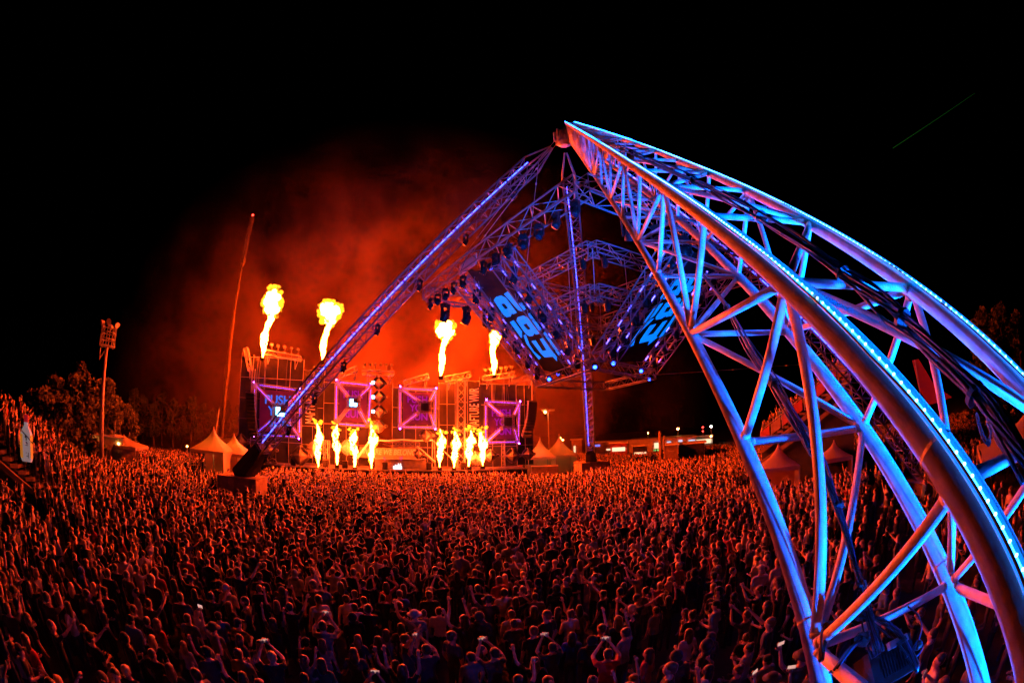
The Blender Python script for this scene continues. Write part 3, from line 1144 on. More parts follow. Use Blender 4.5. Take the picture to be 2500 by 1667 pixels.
def diamond(px, py, size_px, v, lab, depth=0.55, cut=1.0):
    c = SP(px, py, v)
    s = size_px / 2 * (c - CAM).length / F_PX
    t = thing('diamond_panel', lab, 'panel', tuple(c - UZ * s), 'faceted diamond panels of the stage set')
    pts = [c - SU * s, c + UZ * s, c + SU * s * cut, c - UZ * s]
    tip = c - SV * depth
    for k in range(4):
        p, q = pts[k], pts[(k + 1) % 4]
        m = MB()
        m.add([p, q, tip, p + SV * 0.05, q + SV * 0.05, tip + SV * 0.05], [(0, 1, 2), (5, 4, 3), (0, 3, 4, 1), (1, 4, 5, 2), (2, 5, 3, 0)])
        m.build('facet', 'stage_panel', t)
        d = (q - p)
        n = d.cross(SV).normalized()
        m = MB()
        m.box((p + q) / 2 - SV * 0.12, d.length * 0.66, 0.12, 0.22, d.normalized(), SV, n)
        m.build('trim_bar', 'panel_trim', t)
    m = MB()
    e = c + SU * s * cut - SV * 0.14
    m.lathe(e + SV * 0.1, [(0.20, 0), (0.20, 0.16), (0.11, 0.18), (0.11, 0.02)], 12, axis=-SV)
    m.build('disc', 'stage_panel', t, True)


for i, yy in enumerate((935, 969, 1004, 1040)):
    diamond(925, yy, 34, 2.6, ['topmost faceted diamond panel of the column between the truss frames', 'second faceted diamond panel from the top of the centre column',
                               'third faceted diamond panel from the top of the centre column', 'lowest faceted diamond panel of the centre column above the flames'][i])
    MB()
low = [(589, 1078, 40, 1.8, 'upper faceted diamond panel at the outer end of the stage beside the leg foot'), (592, 1118, 40, 1.7, 'lower faceted diamond panel at the outer end of the stage'),
       (733, 1112, 52, 1.6, 'large faceted diamond panel behind the first stage flame'), (765, 1095, 36, 2.2, 'small bright faceted diamond panel right beside the first stage flame'),
       (1040, 1062, 34, 2.4, 'faceted diamond panel under the third truss frame'), (1022, 1108, 26, 2.0, 'small faceted diamond panel beside the lettered booth banner'),
       (1160, 1120, 40, 1.8, 'faceted diamond panel between the two outermost stage flames'), (1198, 1112, 34, 1.8, 'yellow faceted diamond panel beyond the last stage flame'),
       (1250, 1112, 40, 1.8, 'faceted diamond panel under the last truss frame'), (1288, 1108, 32, 2.0, 'faceted diamond panel at the tent end of the stage'),
       (660, 1098, 36, 2.2, 'faceted diamond panel seen just behind the slanting leg'), (848, 1092, 40, 3.0, 'faceted diamond panel between the second and third stage flames')]
for a in low:
    diamond(*a)
# lit square lamps on the column
for i, (x, y) in enumerate(((911, 934), (911, 969), (911, 1004))):
    p = SP(x, y, 1.9)
    t = thing('square_lamp', ['topmost of three lit white square lamps on the diamond column', 'middle of three lit white square lamps on the diamond column', 'lowest of three lit white square lamps on the diamond column'][i], 'lamp', tuple(p), 'square lamps on the diamond column')
    MB().box(p + SV * 0.12, 0.36, 0.2, 0.36, SU, SV).build('housing', 'black_metal', t)
    MB().box(p, 0.30, 0.05, 0.30, SU, SV).build('lens', 'lamp_cyan', t)

# line arrays
for (x, y0, y1, lean, lab) in ((612, 965, 1058, 7, 'dark curved line array hung beside the big truss frame'), (1299, 985, 1062, -14, 'curved line array hung at the tent end of the stage')):
    t = thing('line_array', lab, 'loudspeaker', tuple(SP(x, y1, 2.5)))
    n = 12
    prev = None
    for k in range(n):
        f = k / (n - 1)
        p = SP(x + lean * f * f, y0 + (y1 - y0) * f, 2.6 - 0.9 * f * f)
        tilt = -0.55 * f * f
        az = (UZ * math.cos(tilt) + SV * math.sin(tilt)).normalized()
        ay = SU.cross(az)
        MB().box(p, 1.05, 0.6, 0.36, SU, ay, az).build('cabinet', 'panel_trim' if lean < 0 else 'black_metal', t)
    top = SP(x, y0, 2.6)
    MB().tube(top + UZ * 0.2, top + UZ * 3.0, 0.05, n=5).tube(top + UZ * 0.2 + SU * 0.4, top + UZ * 3.0 + SU * 0.4, 0.05, n=5).box(top + UZ * 0.3, 1.1, 0.7, 0.08, SU, SV).build('hang_frame', 'stage_metal', t)

# DJ booth
bc = SP(975, 1130, 4.0)
booth = thing('dj_booth', 'raised DJ booth under a lettered banner with a glowing white logo', 'booth', tuple(SL(su(bc), 3.6, DECK)))
u0, u1 = su(SP(898, 1100, 4)), su(SP(1048, 1100, 4))
z0, z1 = DECK, SP(975, 1121, 3.0).z
MB().box(SL((su(SP(915, 1130, 3)) + su(SP(1040, 1130, 3))) / 2, 3.6, (z0 + z1) / 2), su(SP(1040, 1130, 3)) - su(SP(915, 1130, 3)), 1.2, z1 - z0, SU, SV).build('desk_front', 'panel_trim', booth)
MB().box(SL((u0 + u1) / 2, 3.5, z1 + 0.04), u1 - u0 - 1, 1.5, 0.08, SU, SV).build('desk_top', 'stage_panel', booth)
# banner
b0, b1 = SP(878, 1091, 4.6), SP(1015, 1119, 4.6)
MB().box((b0 + b1) / 2, su(b1) - su(b0), 0.10, b0.z - b1.z, SU, SV).build('banner_board', 'plywood', booth)
text_obj('WHERE WE BELONG', SP(949, 1104, 4.5), SU, UZ, 0.62, 'lettering_white', booth, width=su(SP(1013, 1104, 4.5)) - su(SP(884, 1104, 4.5)), shear=0.25, weight=0.02)
# canopy frame
ct = SP(905, 1074, 3.4)
ct2 = SP(1056, 1074, 3.4)
MB().path([ct, ct.lerp(ct2, .3) - UZ * .06, ct.lerp(ct2, .5) + UZ * .05, ct.lerp(ct2, .75) - UZ * .05, ct2], 0.09, 6).build('canopy_roll', 'lettering_white', booth)
MB().tube(ct2, SL(su(ct2) - 0.1, 3.4, DECK), 0.06, n=6).tube(ct2 + SU * .2, SL(su(ct2) + 0.25, 3.4, DECK), 0.04, n=6).build('canopy_post', 'stage_panel', booth)
MB().tube(ct, SL(su(ct), 3.4, DECK), 0.06, n=6).build('canopy_post', 'stage_panel', booth)
MB().tube(ct, SP(872, 1118, 2.6), 0.13, n=6).build('slanted_bar', 'lettering_white', booth)
MB().tube(SP(1018, 1090, 3.0), SP(1062, 1128, 3.0), 0.16, n=6).build('slanted_bar', 'stage_panel', booth)
MB().tube(ct2, SP(1112, 1128, 2.6), 0.05, n=6).build('slanted_bar', 'stage_panel', booth)
MB().truss(SP(935, 1083, 4.2), SP(1025, 1084, 4.2), 0.4, 0.4, 0.45, 0.03, 0.018).build('booth_truss', 'panel_trim', booth)
# glowing logo
lg = SP(970, 1141, 2.9)
logo = MB()
w = 0.011 * 50
for (x0, y0, x1, y1) in ((960, 1137, 963, 1149), (963, 1137, 969, 1147), (965, 1134, 967, 1138), (969, 1136, 972, 1147), (972, 1131, 974, 1147), (974, 1136, 977, 1146), (977, 1131, 979, 1147), (979, 1138, 981, 1148)):
    p, q = SP(x0, y0, 2.9), SP(x1, y1, 2.9)
    logo.box((p + q) / 2, abs(su(q) - su(p)) + 0.02, 0.06, abs(p.z - q.z), SU, SV)
logo.build('logo_screen', 'screen_logo', booth)['kind'] = 'stuff'
for (xa, ya, xb, yb) in ((937, 1115, 940, 1123), (976, 1115, 978, 1123), (982, 1114, 980, 1123)):
    MB().tube(SP(xa, ya, 3.0), SP(xb, yb, 3.0), 0.05, n=5).build('light_stick', 'screen_purple', booth)

# black boxes on the stage lip
for i, (x, y, w) in enumerate(((717, 1146, 12), (795, 1147, 12), (843, 1150, 14), (940, 1150, 12), (1047, 1148, 11), (1131, 1145, 11))):
    p = SP(x, y, 1.9)
    t = thing('floor_monitor', ['first black monitor box on the stage lip from the leg foot', 'black monitor box in front of the second stage flame', 'black monitor box in front of the third stage flame', 'black monitor box below the booth logo', 'black monitor box right of the booth', 'black monitor box at the lattice mast'][i], 'loudspeaker', tuple(SL(su(p), 1.9, DECK)))
    c = SL(su(p), 1.9, DECK + 0.42)
    MB().box(c, 0.6, 0.6, 0.8, SU, SV).build('cabinet', 'black_metal', t)
    MB().box(c - SV * 0.32, 0.5, 0.03, 0.68, SU, SV).build('grille', 'black_cloth', t)
# big stage fan
p = SP(666, 1130, 1.8)
t = thing('stage_fan', 'round stage fan standing beside the slanting leg foot', 'fan', tuple(SL(su(p), 1.8, DECK)))
ring = MB()
cf = SL(su(p), 1.8, p.z)
ring.path([cf + SU * (0.5 * math.cos(k * math.pi / 8)) + UZ * (0.5 * math.sin(k * math.pi / 8)) for k in range(17)], 0.06, 6)
ring.build('ring', 'stage_panel', t, True)
MB().tube(cf - UZ * 0.5, SL(su(p), 1.8, DECK), 0.04, n=6).build('stand', 'panel_trim', t)
for k in range(5):
    a = k * 2 * math.pi / 5
    MB().box(cf + (SU * math.cos(a) + UZ * math.sin(a)) * 0.24, 0.4, 0.03, 0.14, (SU * math.cos(a) + UZ * math.sin(a)), SV, (UZ * math.cos(a) - SU * math.sin(a))).build('blade', 'panel_trim', t)


# ================================================================== flames
def flame(base_px, top_px, v, width_px, head_px, seed, label, jitter=1.0, nozzle=True):
    random.seed(seed)
    b, tp = SP(*base_px, v), SP(*top_px, v)
    sc = (b - CAM).length / F_PX
    h = tp.z - b.z
    t = thing('flame', label, 'flame', tuple(b), 'flame jets of the stage')
    n = 26 if head_px else 38
    core, fringe, hd = MB(), MB(), MB()
    r0 = width_px / 2 * sc
    rings = []
    pts = []
    wob = random.uniform(0, 6)
    for i in range(n + 1):
        f = i / n
        c = b.lerp(tp, f) + SU * (0.22 * r0 * 3 * math.sin(f * 7 + wob) * f * jitter) + SV * (0.2 * math.sin(f * 5 + wob))
        if head_px:
            r = r0 * (0.18 + 0.82 * min(1, f / 0.35)) * (0.8 + 0.2 * math.sin(f * 9))
        else:
            r = r0 * (0.14 + 0.86 * min(1, f / 0.45) ** 1.1) * (1.0 if f < 0.7 else max(0.12, 1 - ((f - 0.7) / 0.3) ** 1.6)) * (0.85 + 0.25 * math.sin(f * 17 + wob))
        pts.append((c, r))
    m = 10
    for i, (c, r) in enumerate(pts):
        for k in range(m):
            a = 2 * math.pi * k / m
            rr = r * random.uniform(0.62, 1.30)
            rings.append(c + SU * (rr * math.cos(a)) + SV * (rr * math.sin(a)) + UZ * random.uniform(-.12, .12))
    fs = [(i * m + k, i * m + (k + 1) % m, (i + 1) * m + (k + 1) % m, (i + 1) * m + k) for i in range(n) for k in range(m)] + [tuple(range(m - 1, -1, -1)), tuple(range(n * m, n * m + m))]
    core.add(rings, fs)
    core.build('core', ('flame_core' if base_px[0] > 900 else 'flame_core_small') if head_px else 'flame_jet', t)
    for i, (c, r) in enumerate(pts):          # licks along the column
        if i % 2 == 0 and i > 1:
            for k in range(2):
                a = random.uniform(0, 6.28)
                p = c + SU * (r * 0.95 * math.cos(a)) + SV * (r * 0.6 * math.sin(a)) + UZ * random.uniform(-.2, .3)
                s = r * random.uniform(0.25, 0.5)
                fringe.ell(p, s, s, s * 1.9, 7, 5, noise=0.35)
    if head_px:
        hw, hh = head_px
        R = hw / 2 * sc
        cx = tp + UZ * (-R * hh / hw * 0.2)
        for k in range(26):
            a = random.uniform(0, 6.28)
            rr = R * 0.62 * math.sqrt(random.random())
            p = cx + SU * (rr * math.cos(a)) + UZ * (rr * math.sin(a) * hh / hw) + SV * random.uniform(-.5, .5) * R
            s = R * random.uniform(0.26, 0.44)
            hd.ell(p, s, s, s, 9, 7, noise=0.22)
        hd.build('fireball', 'flame_head' if base_px[0] > 900 else 'flame_head_small', t, True)['kind'] = 'stuff'
        for k in range(46):
            a = random.uniform(0, 6.28)
            rr = R * random.uniform(0.70, 1.0)
            p = cx + SU * (rr * math.cos(a)) + UZ * (rr * math.sin(a) * hh / hw) + SV * random.uniform(-.5, .5) * R
            s = R * random.uniform(0.12, 0.26)
            fringe.ell(p, s, s, s, 7, 5, noise=0.4)
    else:
        for k in range(7):
            p = tp + SU * random.uniform(-1.4, 1.2) * r0 + UZ * random.uniform(-.5, .5)
            s = r0 * random.uniform(0.2, 0.5)
            fringe.ell(p, s * 1.3, s, s, 7, 5, noise=0.4)
    fringe.build('lick', 'flame_fringe', t, True)['kind'] = 'stuff'
    if nozzle:
        MB().box(b - UZ * 0.2, 0.45, 0.45, 0.4, SU, SV).build('burner', 'black_metal', t)


flame((641, 873), (667, 728), 2.6, 22, (54, 88), 11, 'tall flame with ragged fireball over the outer scrim tower', 1.2)
flame((787, 880), (806, 755), 3.0, 19, (62, 64), 12, 'tall flame with mushroom fireball beside the slanting leg')
flame((1076, 918), (1088, 800), 3.0, 18, (52, 54), 13, 'tall flame with round fireball above the centre right of the stage')
flame((1206, 915), (1207, 822), 3.0, 16, (28, 44), 14, 'tall flame partly behind the stage-side banner', 1.4)
names = ['first low flame jet from the slanting leg on the stage front', 'second low flame jet from the slanting leg', 'third low flame jet from the slanting leg', 'fourth low flame jet beside the booth',
         'low flame jet just right of the booth', 'low flame jet in front of the lattice mast', 'low flame jet next to last on the stage', 'last low flame jet toward the tents']
for i, (x, yb, xt, yt, w) in enumerate(((778, 1141, 776, 1034, 18), (823, 1134, 821, 1038, 17), (866, 1140, 864, 1050, 19), (907, 1143, 909, 1034, 19),
                                        (1073, 1140, 1078, 1048, 18), (1108, 1141, 1114, 1052, 19), (1145, 1138, 1148, 1052, 20), (1178, 1136, 1176, 1048, 19))):
    flame((x, yb), (xt, yt), 1.45, w, None, 30 + i, names[i], 0.7)
random.seed(21)


# ================================================================== tents
def pagoda(c, w, eave, peak, label, rz, wall=True, name='pagoda_tent', lamp=True):
    t = thing(name, label, 'tent', (c.x, c.y, 0), rz=rz)
    ux, uy = V((math.cos(rz), math.sin(rz), 0)), V((-math.sin(rz), math.cos(rz), 0))
    c = V((c.x, c.y, 0))
    m = MB()
    rings = []
    K_ = 8
    for i in range(K_ + 1):
        f = i / K_
        r = w / 2 * (1 - f) ** 1.9 + 0.03
        z = eave + (peak - eave) * f
        for (x, y) in ((-1, -1), (0, -1), (1, -1), (1, 0), (1, 1), (0, 1), (-1, 1), (-1, 0)):
            k = 0.96 if x == 0 or y == 0 else 1.0
            rings.append(c + ux * (x * r * k) + uy * (y * r * k) + UZ * z)
    fs = [(i * 8 + k, i * 8 + (k + 1) % 8, i * 8 + 8 + (k + 1) % 8, i * 8 + 8 + k) for i in range(K_) for k in range(8)]
    m.add(rings, fs)
    m.build('roof', 'tent_pvc', t, True)
    if wall and lamp:
        MB().ell(c + UZ * (eave - 0.1), 0.13, 0.13, 0.13, 8, 6).build('inside_lamp', 'lamp_warm', t, True)
    for sx, sy in ((-1, -1), (1, -1), (1, 1), (-1, 1)):
        p = c + ux * (sx * w / 2) + uy * (sy * w / 2)
        MB().tube(p, p + UZ * eave, 0.05, n=6).build('post', 'galvanised', t)
    for k, (n_, d_) in enumerate(((ux, uy), (uy, ux), (-ux, uy), (-uy, ux))):
        MB().box(c + n_ * (w / 2 + 0.01) + UZ * (eave - 0.14), 0.03, w, 0.3, n_, d_).build('valance', 'tent_pvc', t)
        if wall and k in (0, 1):
            MB().box(c + n_ * (w / 2 - 0.04) + UZ * (eave / 2), 0.03, w - 0.1, eave - 0.3, n_, d_).build('side_wall', 'tent_pvc', t)
    return t


pagoda(at_h(522, 1120, 44), 3.7, 3.2, 5.4, 'pale pagoda tent with pointed roof beside the crane', rad(15))
pagoda(at_h(572, 1120, 45.5), 3.4, 3.0, 4.9, 'second pagoda tent half hidden behind the slanting leg foot', rad(15))
pagoda(at_h(1319, 1115, 56), 3.4, 2.8, 5.3, 'glowing pagoda tent nearest the stage end', rad(5))
pagoda(at_h(1366, 1112, 59), 3.9, 2.8, 5.6, 'glowing pagoda tent standing beside the far leg', rad(5))
pagoda(at_h(1900, 1070, 33), 2.9, 2.3, 4.0, 'pale pagoda tent below the raised spectator stand', rad(-30), lamp=False)
pagoda(at_h(2035, 1050, 34), 2.5, 2.4, 3.6, 'second smaller tent under the spectator stand', rad(-30), lamp=False)
pagoda(at_h(2505, 1010, 24), 6.0, 2.6, 4.2, 'red lit tent at the edge of the dark hillside crowd', rad(-60), wall=False)
# bar counter in front of right tents
t = thing('barrier_block', 'pale box barrier standing in the crowd before the pagoda tents', 'barrier', tuple(at_h(1330, 1140, 50)))
bcn = at_h(1330, 1135, 51)
MB().box(V((bcn.x, bcn.y, 0.95)), 3.0, 0.9, 1.9).build('box', 'plywood', t)
MB().box(V((bcn.x, bcn.y, 1.92)), 3.1, 1.0, 0.06).build('top', 'tent_pvc', t)

# ================================================================== crane
cb = at_h(536, 1095, 62)
crane = thing('mobile_crane', 'yellow telescopic crane boom rising beside the stage with a red tip lamp', 'crane', (cb.x, cb.y, 0))
p0, p1, p2, p3 = at_h(536, 1080, 62), at_h(556, 900, 62), at_h(593, 637, 62.5), at_h(616, 531, 63)
c0 = V((cb.x, cb.y, 1.6))
dirb = (p1 - p0).normalized()
a, b, d = basis(p2 - p0)
MB().box(V((cb.x, cb.y, 1.4)), 3.0, 8.0, 1.6).build('carrier', 'crane_paint', crane)
MB().box(V((cb.x + 0.6, cb.y - 1.0, 3.0)), 2.4, 3.0, 1.8).build('cab', 'crane_paint', crane)
for (q0, q1, w) in ((p0 - UZ * 3, p1, 0.50), (p1, p1.lerp(p2, 0.45), 0.40), (p1.lerp(p2, 0.45), p2, 0.30)):
    dd = (q1 - q0)
    aa, bb, d3 = basis(dd)
    MB().box((q0 + q1) / 2, w, w, dd.length + 0.3, aa, bb, d3).build('boom_section', 'crane_paint', crane)
MB().box(p1, 0.62, 0.62, 1.0, a, b, d).build('boom_collar', 'crane_paint', crane)
MB().truss(p2 - (p3 - p2).normalized() * 0.8, p3, 0.42, 0.42, 0.5, 0.06, 0.04).build('jib', 'crane_paint', crane)
MB().box(p2, 0.62, 0.62, 0.9, a, b, d).build('jib_head', 'crane_paint', crane)
MB().tube(p1.lerp(p0, .55) - SU * 0.5, V((cb.x, cb.y, 3)) - SU * 0.9, 0.14, n=8).build('luffing_ram', 'galvanised', crane)
MB().ell(p3 + UZ * 0.4, 0.16, 0.16, 0.16, 8, 6).build('tip_lamp', 'lamp_red', crane)
MB().tube(p3, p3 - UZ * 0.6, 0.05, n=5).build('sheave', 'black_metal', crane)


# ================================================================== floodlight masts and street lamps
def flood_mast(base, top, label, cage=True):
    t = thing('floodlight_mast', label, 'light mast', (base.x, base.y, 0))
    b = V((base.x, base.y, 0))
    tp = V((base.x, base.y, top.z))
    MB().tube(b, tp, 0.26 if cage else 0.13, 0.16 if cage else 0.09, n=12).build('pole', 'galvanised', t, True)
    if cage:
        cg = MB()
        R_ = 0.85
        for z in (0.0, 0.6, 1.2, 1.8):
            for k in range(8):
                a1, a2 = k * math.pi / 4, (k + 1) * math.pi / 4
                cg.tube(tp + V((R_ * math.cos(a1), R_ * math.sin(a1), z)), tp + V((R_ * math.cos(a2), R_ * math.sin(a2), z)), 0.05, n=4)
        for k in range(8):
            a1 = k * math.pi / 4
            cg.tube(tp + V((R_ * math.cos(a1), R_ * math.sin(a1), -0.1)), tp + V((R_ * math.cos(a1), R_ * math.sin(a1), 1.9)), 0.06, n=4)
            cg.tube(tp, tp + V((R_ * math.cos(a1), R_ * math.sin(a1), 0)), 0.05, n=4)
        cg.build('cage', 'galvanised', t)['kind'] = 'stuff'
        for k in range(6):
            a1 = k * math.pi / 3 + 0.3
            c = tp + V((1.05 * math.cos(a1), 1.05 * math.sin(a1), 1.95 + 0.12 * (k % 2)))
            fl = MB()
            dr = V((math.cos(a1), math.sin(a1), -0.5)).normalized()
            fl.lathe(c - dr * 0.3, [(0.10, 0), (0.22, 0.15), (0.30, 0.36)], 10, axis=dr)
            fl.tube(c, tp + V((0.8 * math.cos(a1), 0.8 * math.sin(a1), 1.7)), 0.05, n=5)
            fl.build('floodlight', 'galvanised', t)
        MB().tube(tp - UZ * 0.1, tp - UZ * 1.2 + V((-1.2, 0, 0)), 0.06, n=5).tube(tp + V((-1.2, 0, -0.1)), tp + V((-1.2, 0, -1.2)), 0.05, n=5).build('bracket', 'galvanised', t)
    else:
        for s_ in (-1, 1):
            MB().box(tp + V((s_ * 0.8, 0, 0.15)), 1.0, 0.5, 0.3).build('floodlight', 'galvanised', t)
        MB().box(tp, 2.2, 0.16, 0.16).build('crossbar', 'galvanised', t)
    return t


m1 = at_h(248, 1080, 44)
flood_mast(m1, V((0, 0, at_h(261, 845, 44).z)), 'tall floodlight mast with a caged lamp ring before the trees')
m2 = at_h(317, 1075, 75)
flood_mast(m2, V((0, 0, at_h(318, 1010, 75).z)), 'small distant floodlight mast against the dark trees', False)
m3 = at_h(1340, 1093, 85)
flood_mast(m3, V((0, 0, at_h(1338, 1003, 85).z)), 'floodlight mast rising behind the right pagoda tents', False)
t = thing('mast_lamp', 'small lit amber lamp on the mast behind the pagoda tents', 'lamp', tuple(at_h(1331, 1006, 84.5)))
MB().ell(at_h(1331, 1006, 84.5), 0.22, 0.22, 0.22, 8, 6).build('globe', 'lamp_warm', t)
MB().tube(at_h(1331, 1006, 84.5), at_h(1336, 1004, 84.8), 0.06, n=5).build('bracket', 'galvanised', t)


def street_lamp(px, py, dist, m, label, r=0.22, boom=True):
    p = at_h(px, py, dist)
    t = thing('street_lamp', label, 'street lamp', (p.x, p.y, 0))
    MB().tube(V((p.x, p.y, 0)), p - UZ * 0.1, 0.10, 0.06, n=6).build('pole', 'galvanised', t)
    MB().box(p + UZ * 0.12, 0.7, 0.35, 0.14).build('hood', 'galvanised', t)
    MB().ell(p - UZ * 0.06, r, r, r * 0.7, 8, 6).build('lamp_glass', m, t)


street_lamp(1655, 1046, 120, 'lamp_warm', 'brightest warm street lamp above the distant hall', 0.34)
street_lamp(1582, 1056, 130, 'lamp_warm', 'dim warm street lamp above the distant hall roof', 0.2)
street_lamp(1736, 1040, 125, 'lamp_white', 'white street lamp beyond the distant hall near the spectator stand', 0.4)
street_lamp(1716, 1042, 140, 'lamp_red', 'red warning light on a post beyond the distant hall', 0.35)
street_lamp(1716, 1052, 139, 'lamp_red', 'lower red light beyond the distant hall', 0.3)
street_lamp(1736, 1064, 110, 'lamp_warm', 'low amber street lamp at the edge of the spectator stand', 0.25)
street_lamp(1367, 1068, 110, 'lamp_warm', 'warm street lamp between the pagoda tents and the far leg', 0.28)
street_lamp(1374, 1073, 108, 'lamp_warm', 'second warm street lamp close to the far leg', 0.25)
street_lamp(457, 1088, 70, 'lamp_warm', 'warm lamp above the crowd left of the pagoda tents', 0.14)
street_lamp(549, 1091, 58, 'lamp_warm', 'yellow work lamp at the crane foot', 0.14)

# ================================================================== far hall, containers and booths to the right


def hall(px0, px1, pyt, dist, depth, label, wins, roof='panel_pale', wallm='panel_pale', name='hall'):
    a, b = at_h(px0, pyt, dist), at_h(px1, pyt, dist)
    z = (a.z + b.z) / 2
    c = (a + b) / 2
    u = V((b.x - a.x, b.y - a.y, 0)).normalized()
    n = V((-u.y, u.x, 0))
    if n.y < 0:
        n = -n
    L = V((b.x - a.x, b.y - a.y, 0)).length
    t = thing(name, label, 'building', (c.x, c.y, 0))
    c0 = V((c.x, c.y, 0)) + n * (depth / 2)
    MB().box(c0 + UZ * (z / 2), L, depth, z, u, n).build('wall', wallm, t)
    MB().box(c0 + UZ * (z + 0.12), L + 0.6, depth + 0.6, 0.24, u, n).build('roof', roof, t)
    for (f0, f1, z0, z1, m) in wins:
        w = MB()
        w.box(V((a.x, a.y, 0)) + u * (L * (f0 + f1) / 2) - n * 0.06 + UZ * ((z0 + z1) / 2 * z), L * (f1 - f0), 0.08, (z1 - z0) * z, u, n)
        wd = w.build('window', m, t)
        fr = MB()
        for zz in (z0, z1):
            fr.box(V((a.x, a.y, 0)) + u * (L * (f0 + f1) / 2) - n * 0.12 + UZ * (zz * z), L * (f1 - f0) + 0.1, 0.06, 0.1, u, n)
        fr.build('frame', 'galvanised', wd)['kind'] = 'stuff'
    return t


hall(1536, 1700, 1071, 105, 14, 'long low pale hall with lit bays on the far side of the field', [(0.37, 0.47, 0.25, 0.75, 'window_lit'), (0.36, 0.46, 0.02, 0.2, 'sign_green'), (0.56, 0.62, 0.2, 0.8, 'window_cool'), (0.73, 0.79, 0.2, 0.85, 'window_cool'), (0.88, 0.98, 0.3, 0.8, 'window_cool')])
hall(1440, 1540, 1079, 112, 10, 'lower hall with a blue lit roof sign behind the far leg', [(0.05, 0.25, 0.62, 0.85, 'sign_bluelit'), (0.4, 0.9, 0.2, 0.4, 'window_lit')], wallm='stand_timber')
hall(1490, 1530, 1082, 80, 4, 'red lit kiosk block with a curved sign beside the distant hall', [(0.1, 0.9, 0.55, 0.8, 'window_lit')], wallm='vinyl_red', name='kiosk')
hall(1545, 1580, 1089, 78, 3, 'dark food kiosk with a lit serving hatch in the far crowd', [(0.08, 0.92, 0.45, 0.62, 'window_lit')], wallm='black_cloth', name='kiosk')
hall(1623, 1655, 1087, 62, 4, 'orange lit container booth behind the crowd', [(0.3, 0.7, 0.35, 0.75, 'plywood')], wallm='plywood', name='container_booth')
hall(1656, 1720, 1083, 64, 4, 'black fence block beside the orange container booth', [], wallm='black_cloth', name='container_booth')
hall(1698, 1740, 1066, 118, 8, 'small floodlit hut beyond the spectator stand foot', [(0.05, 0.95, 0.2, 0.75, 'window_lit')], name='hut')
hall(1395, 1420, 1074, 95, 8, 'orange brick block between the tents and the far leg', [(0.2, 0.4, 0.3, 0.7, 'window_lit')], wallm='plywood', name='hut')
for i, (x, yt, dist) in enumerate(((1611, 1053, 58), (1621, 1063, 58))):
    p = at_h(x, yt, dist)
    o = MB().tube(V((p.x, p.y, 0)), p, 0.22 if i == 0 else 0.1, n=8).build('pole', 'plywood')
    tag(o, ['thick timber pole rising from the far crowd beside the booth', 'thin pole beside the thick timber pole in the far crowd'][i], 'pole')
# hut with stairs by the mast, left
hc = at_h(262, 1095, 46)
hut = thing('stair_hut', 'orange lit flat roofed hut with an outside stair by the floodlight mast', 'hut', (hc.x, hc.y, 0))
hu = V((hc.y, -hc.x, 0)).normalized()
hn = V((hc.x, hc.y, 0)).normalized()
hb = V((hc.x, hc.y, 0))
ztop = at_h(262, 1066, 46).z
MB().box(hb + UZ * (ztop / 2) + hn * 1.5, 3.6, 3.0, ztop, hu, hn).build('wall', 'plywood', hut)
MB().box(hb + UZ * (ztop + 0.08) + hn * 1.5, 4.0, 3.4, 0.16, hu, hn).build('roof', 'panel_pale', hut)
MB().box(hb + UZ * (ztop / 2 - 0.3) + hn * 0.6 + hu * 2.6, 1.9, 2.0, ztop - 0.9, hu, hn).build('side_room', 'plywood', hut)
for k in range(7):
    MB().box(hb - hu * (2.1 + 0.3 * k) + UZ * (ztop - 1.0 - 0.3 * k) + hn * 0.4, 0.34, 1.2, 0.08, hu, hn).build('step', 'galvanised', hut)
MB().tube(hb - hu * 2.0 + UZ * (ztop), hb - hu * 4.1 + UZ * (ztop - 2.0), 0.04, n=5).build('handrail', 'galvanised', hut)
for k in (-1, 1):
    MB().ell(hb + hu * (k * 1.3) + UZ * (ztop - 0.5) - hn * 0.1, 0.10, 0.10, 0.10, 8, 6).build('wall_lamp', 'lamp_warm', hut)
MB().tube(hb + hu * 0.9 + UZ * ztop, hb + hu * 0.9 + UZ * (ztop + 1.6), 0.06, n=5).build('flue', 'galvanised', hut)
# dark canopy beside it
cc = at_h(303, 1088, 48)
pagoda(cc, 4.5, 2.6, 3.6, 'dark low canopy tent between the hut and the small mast', rad(30), False)


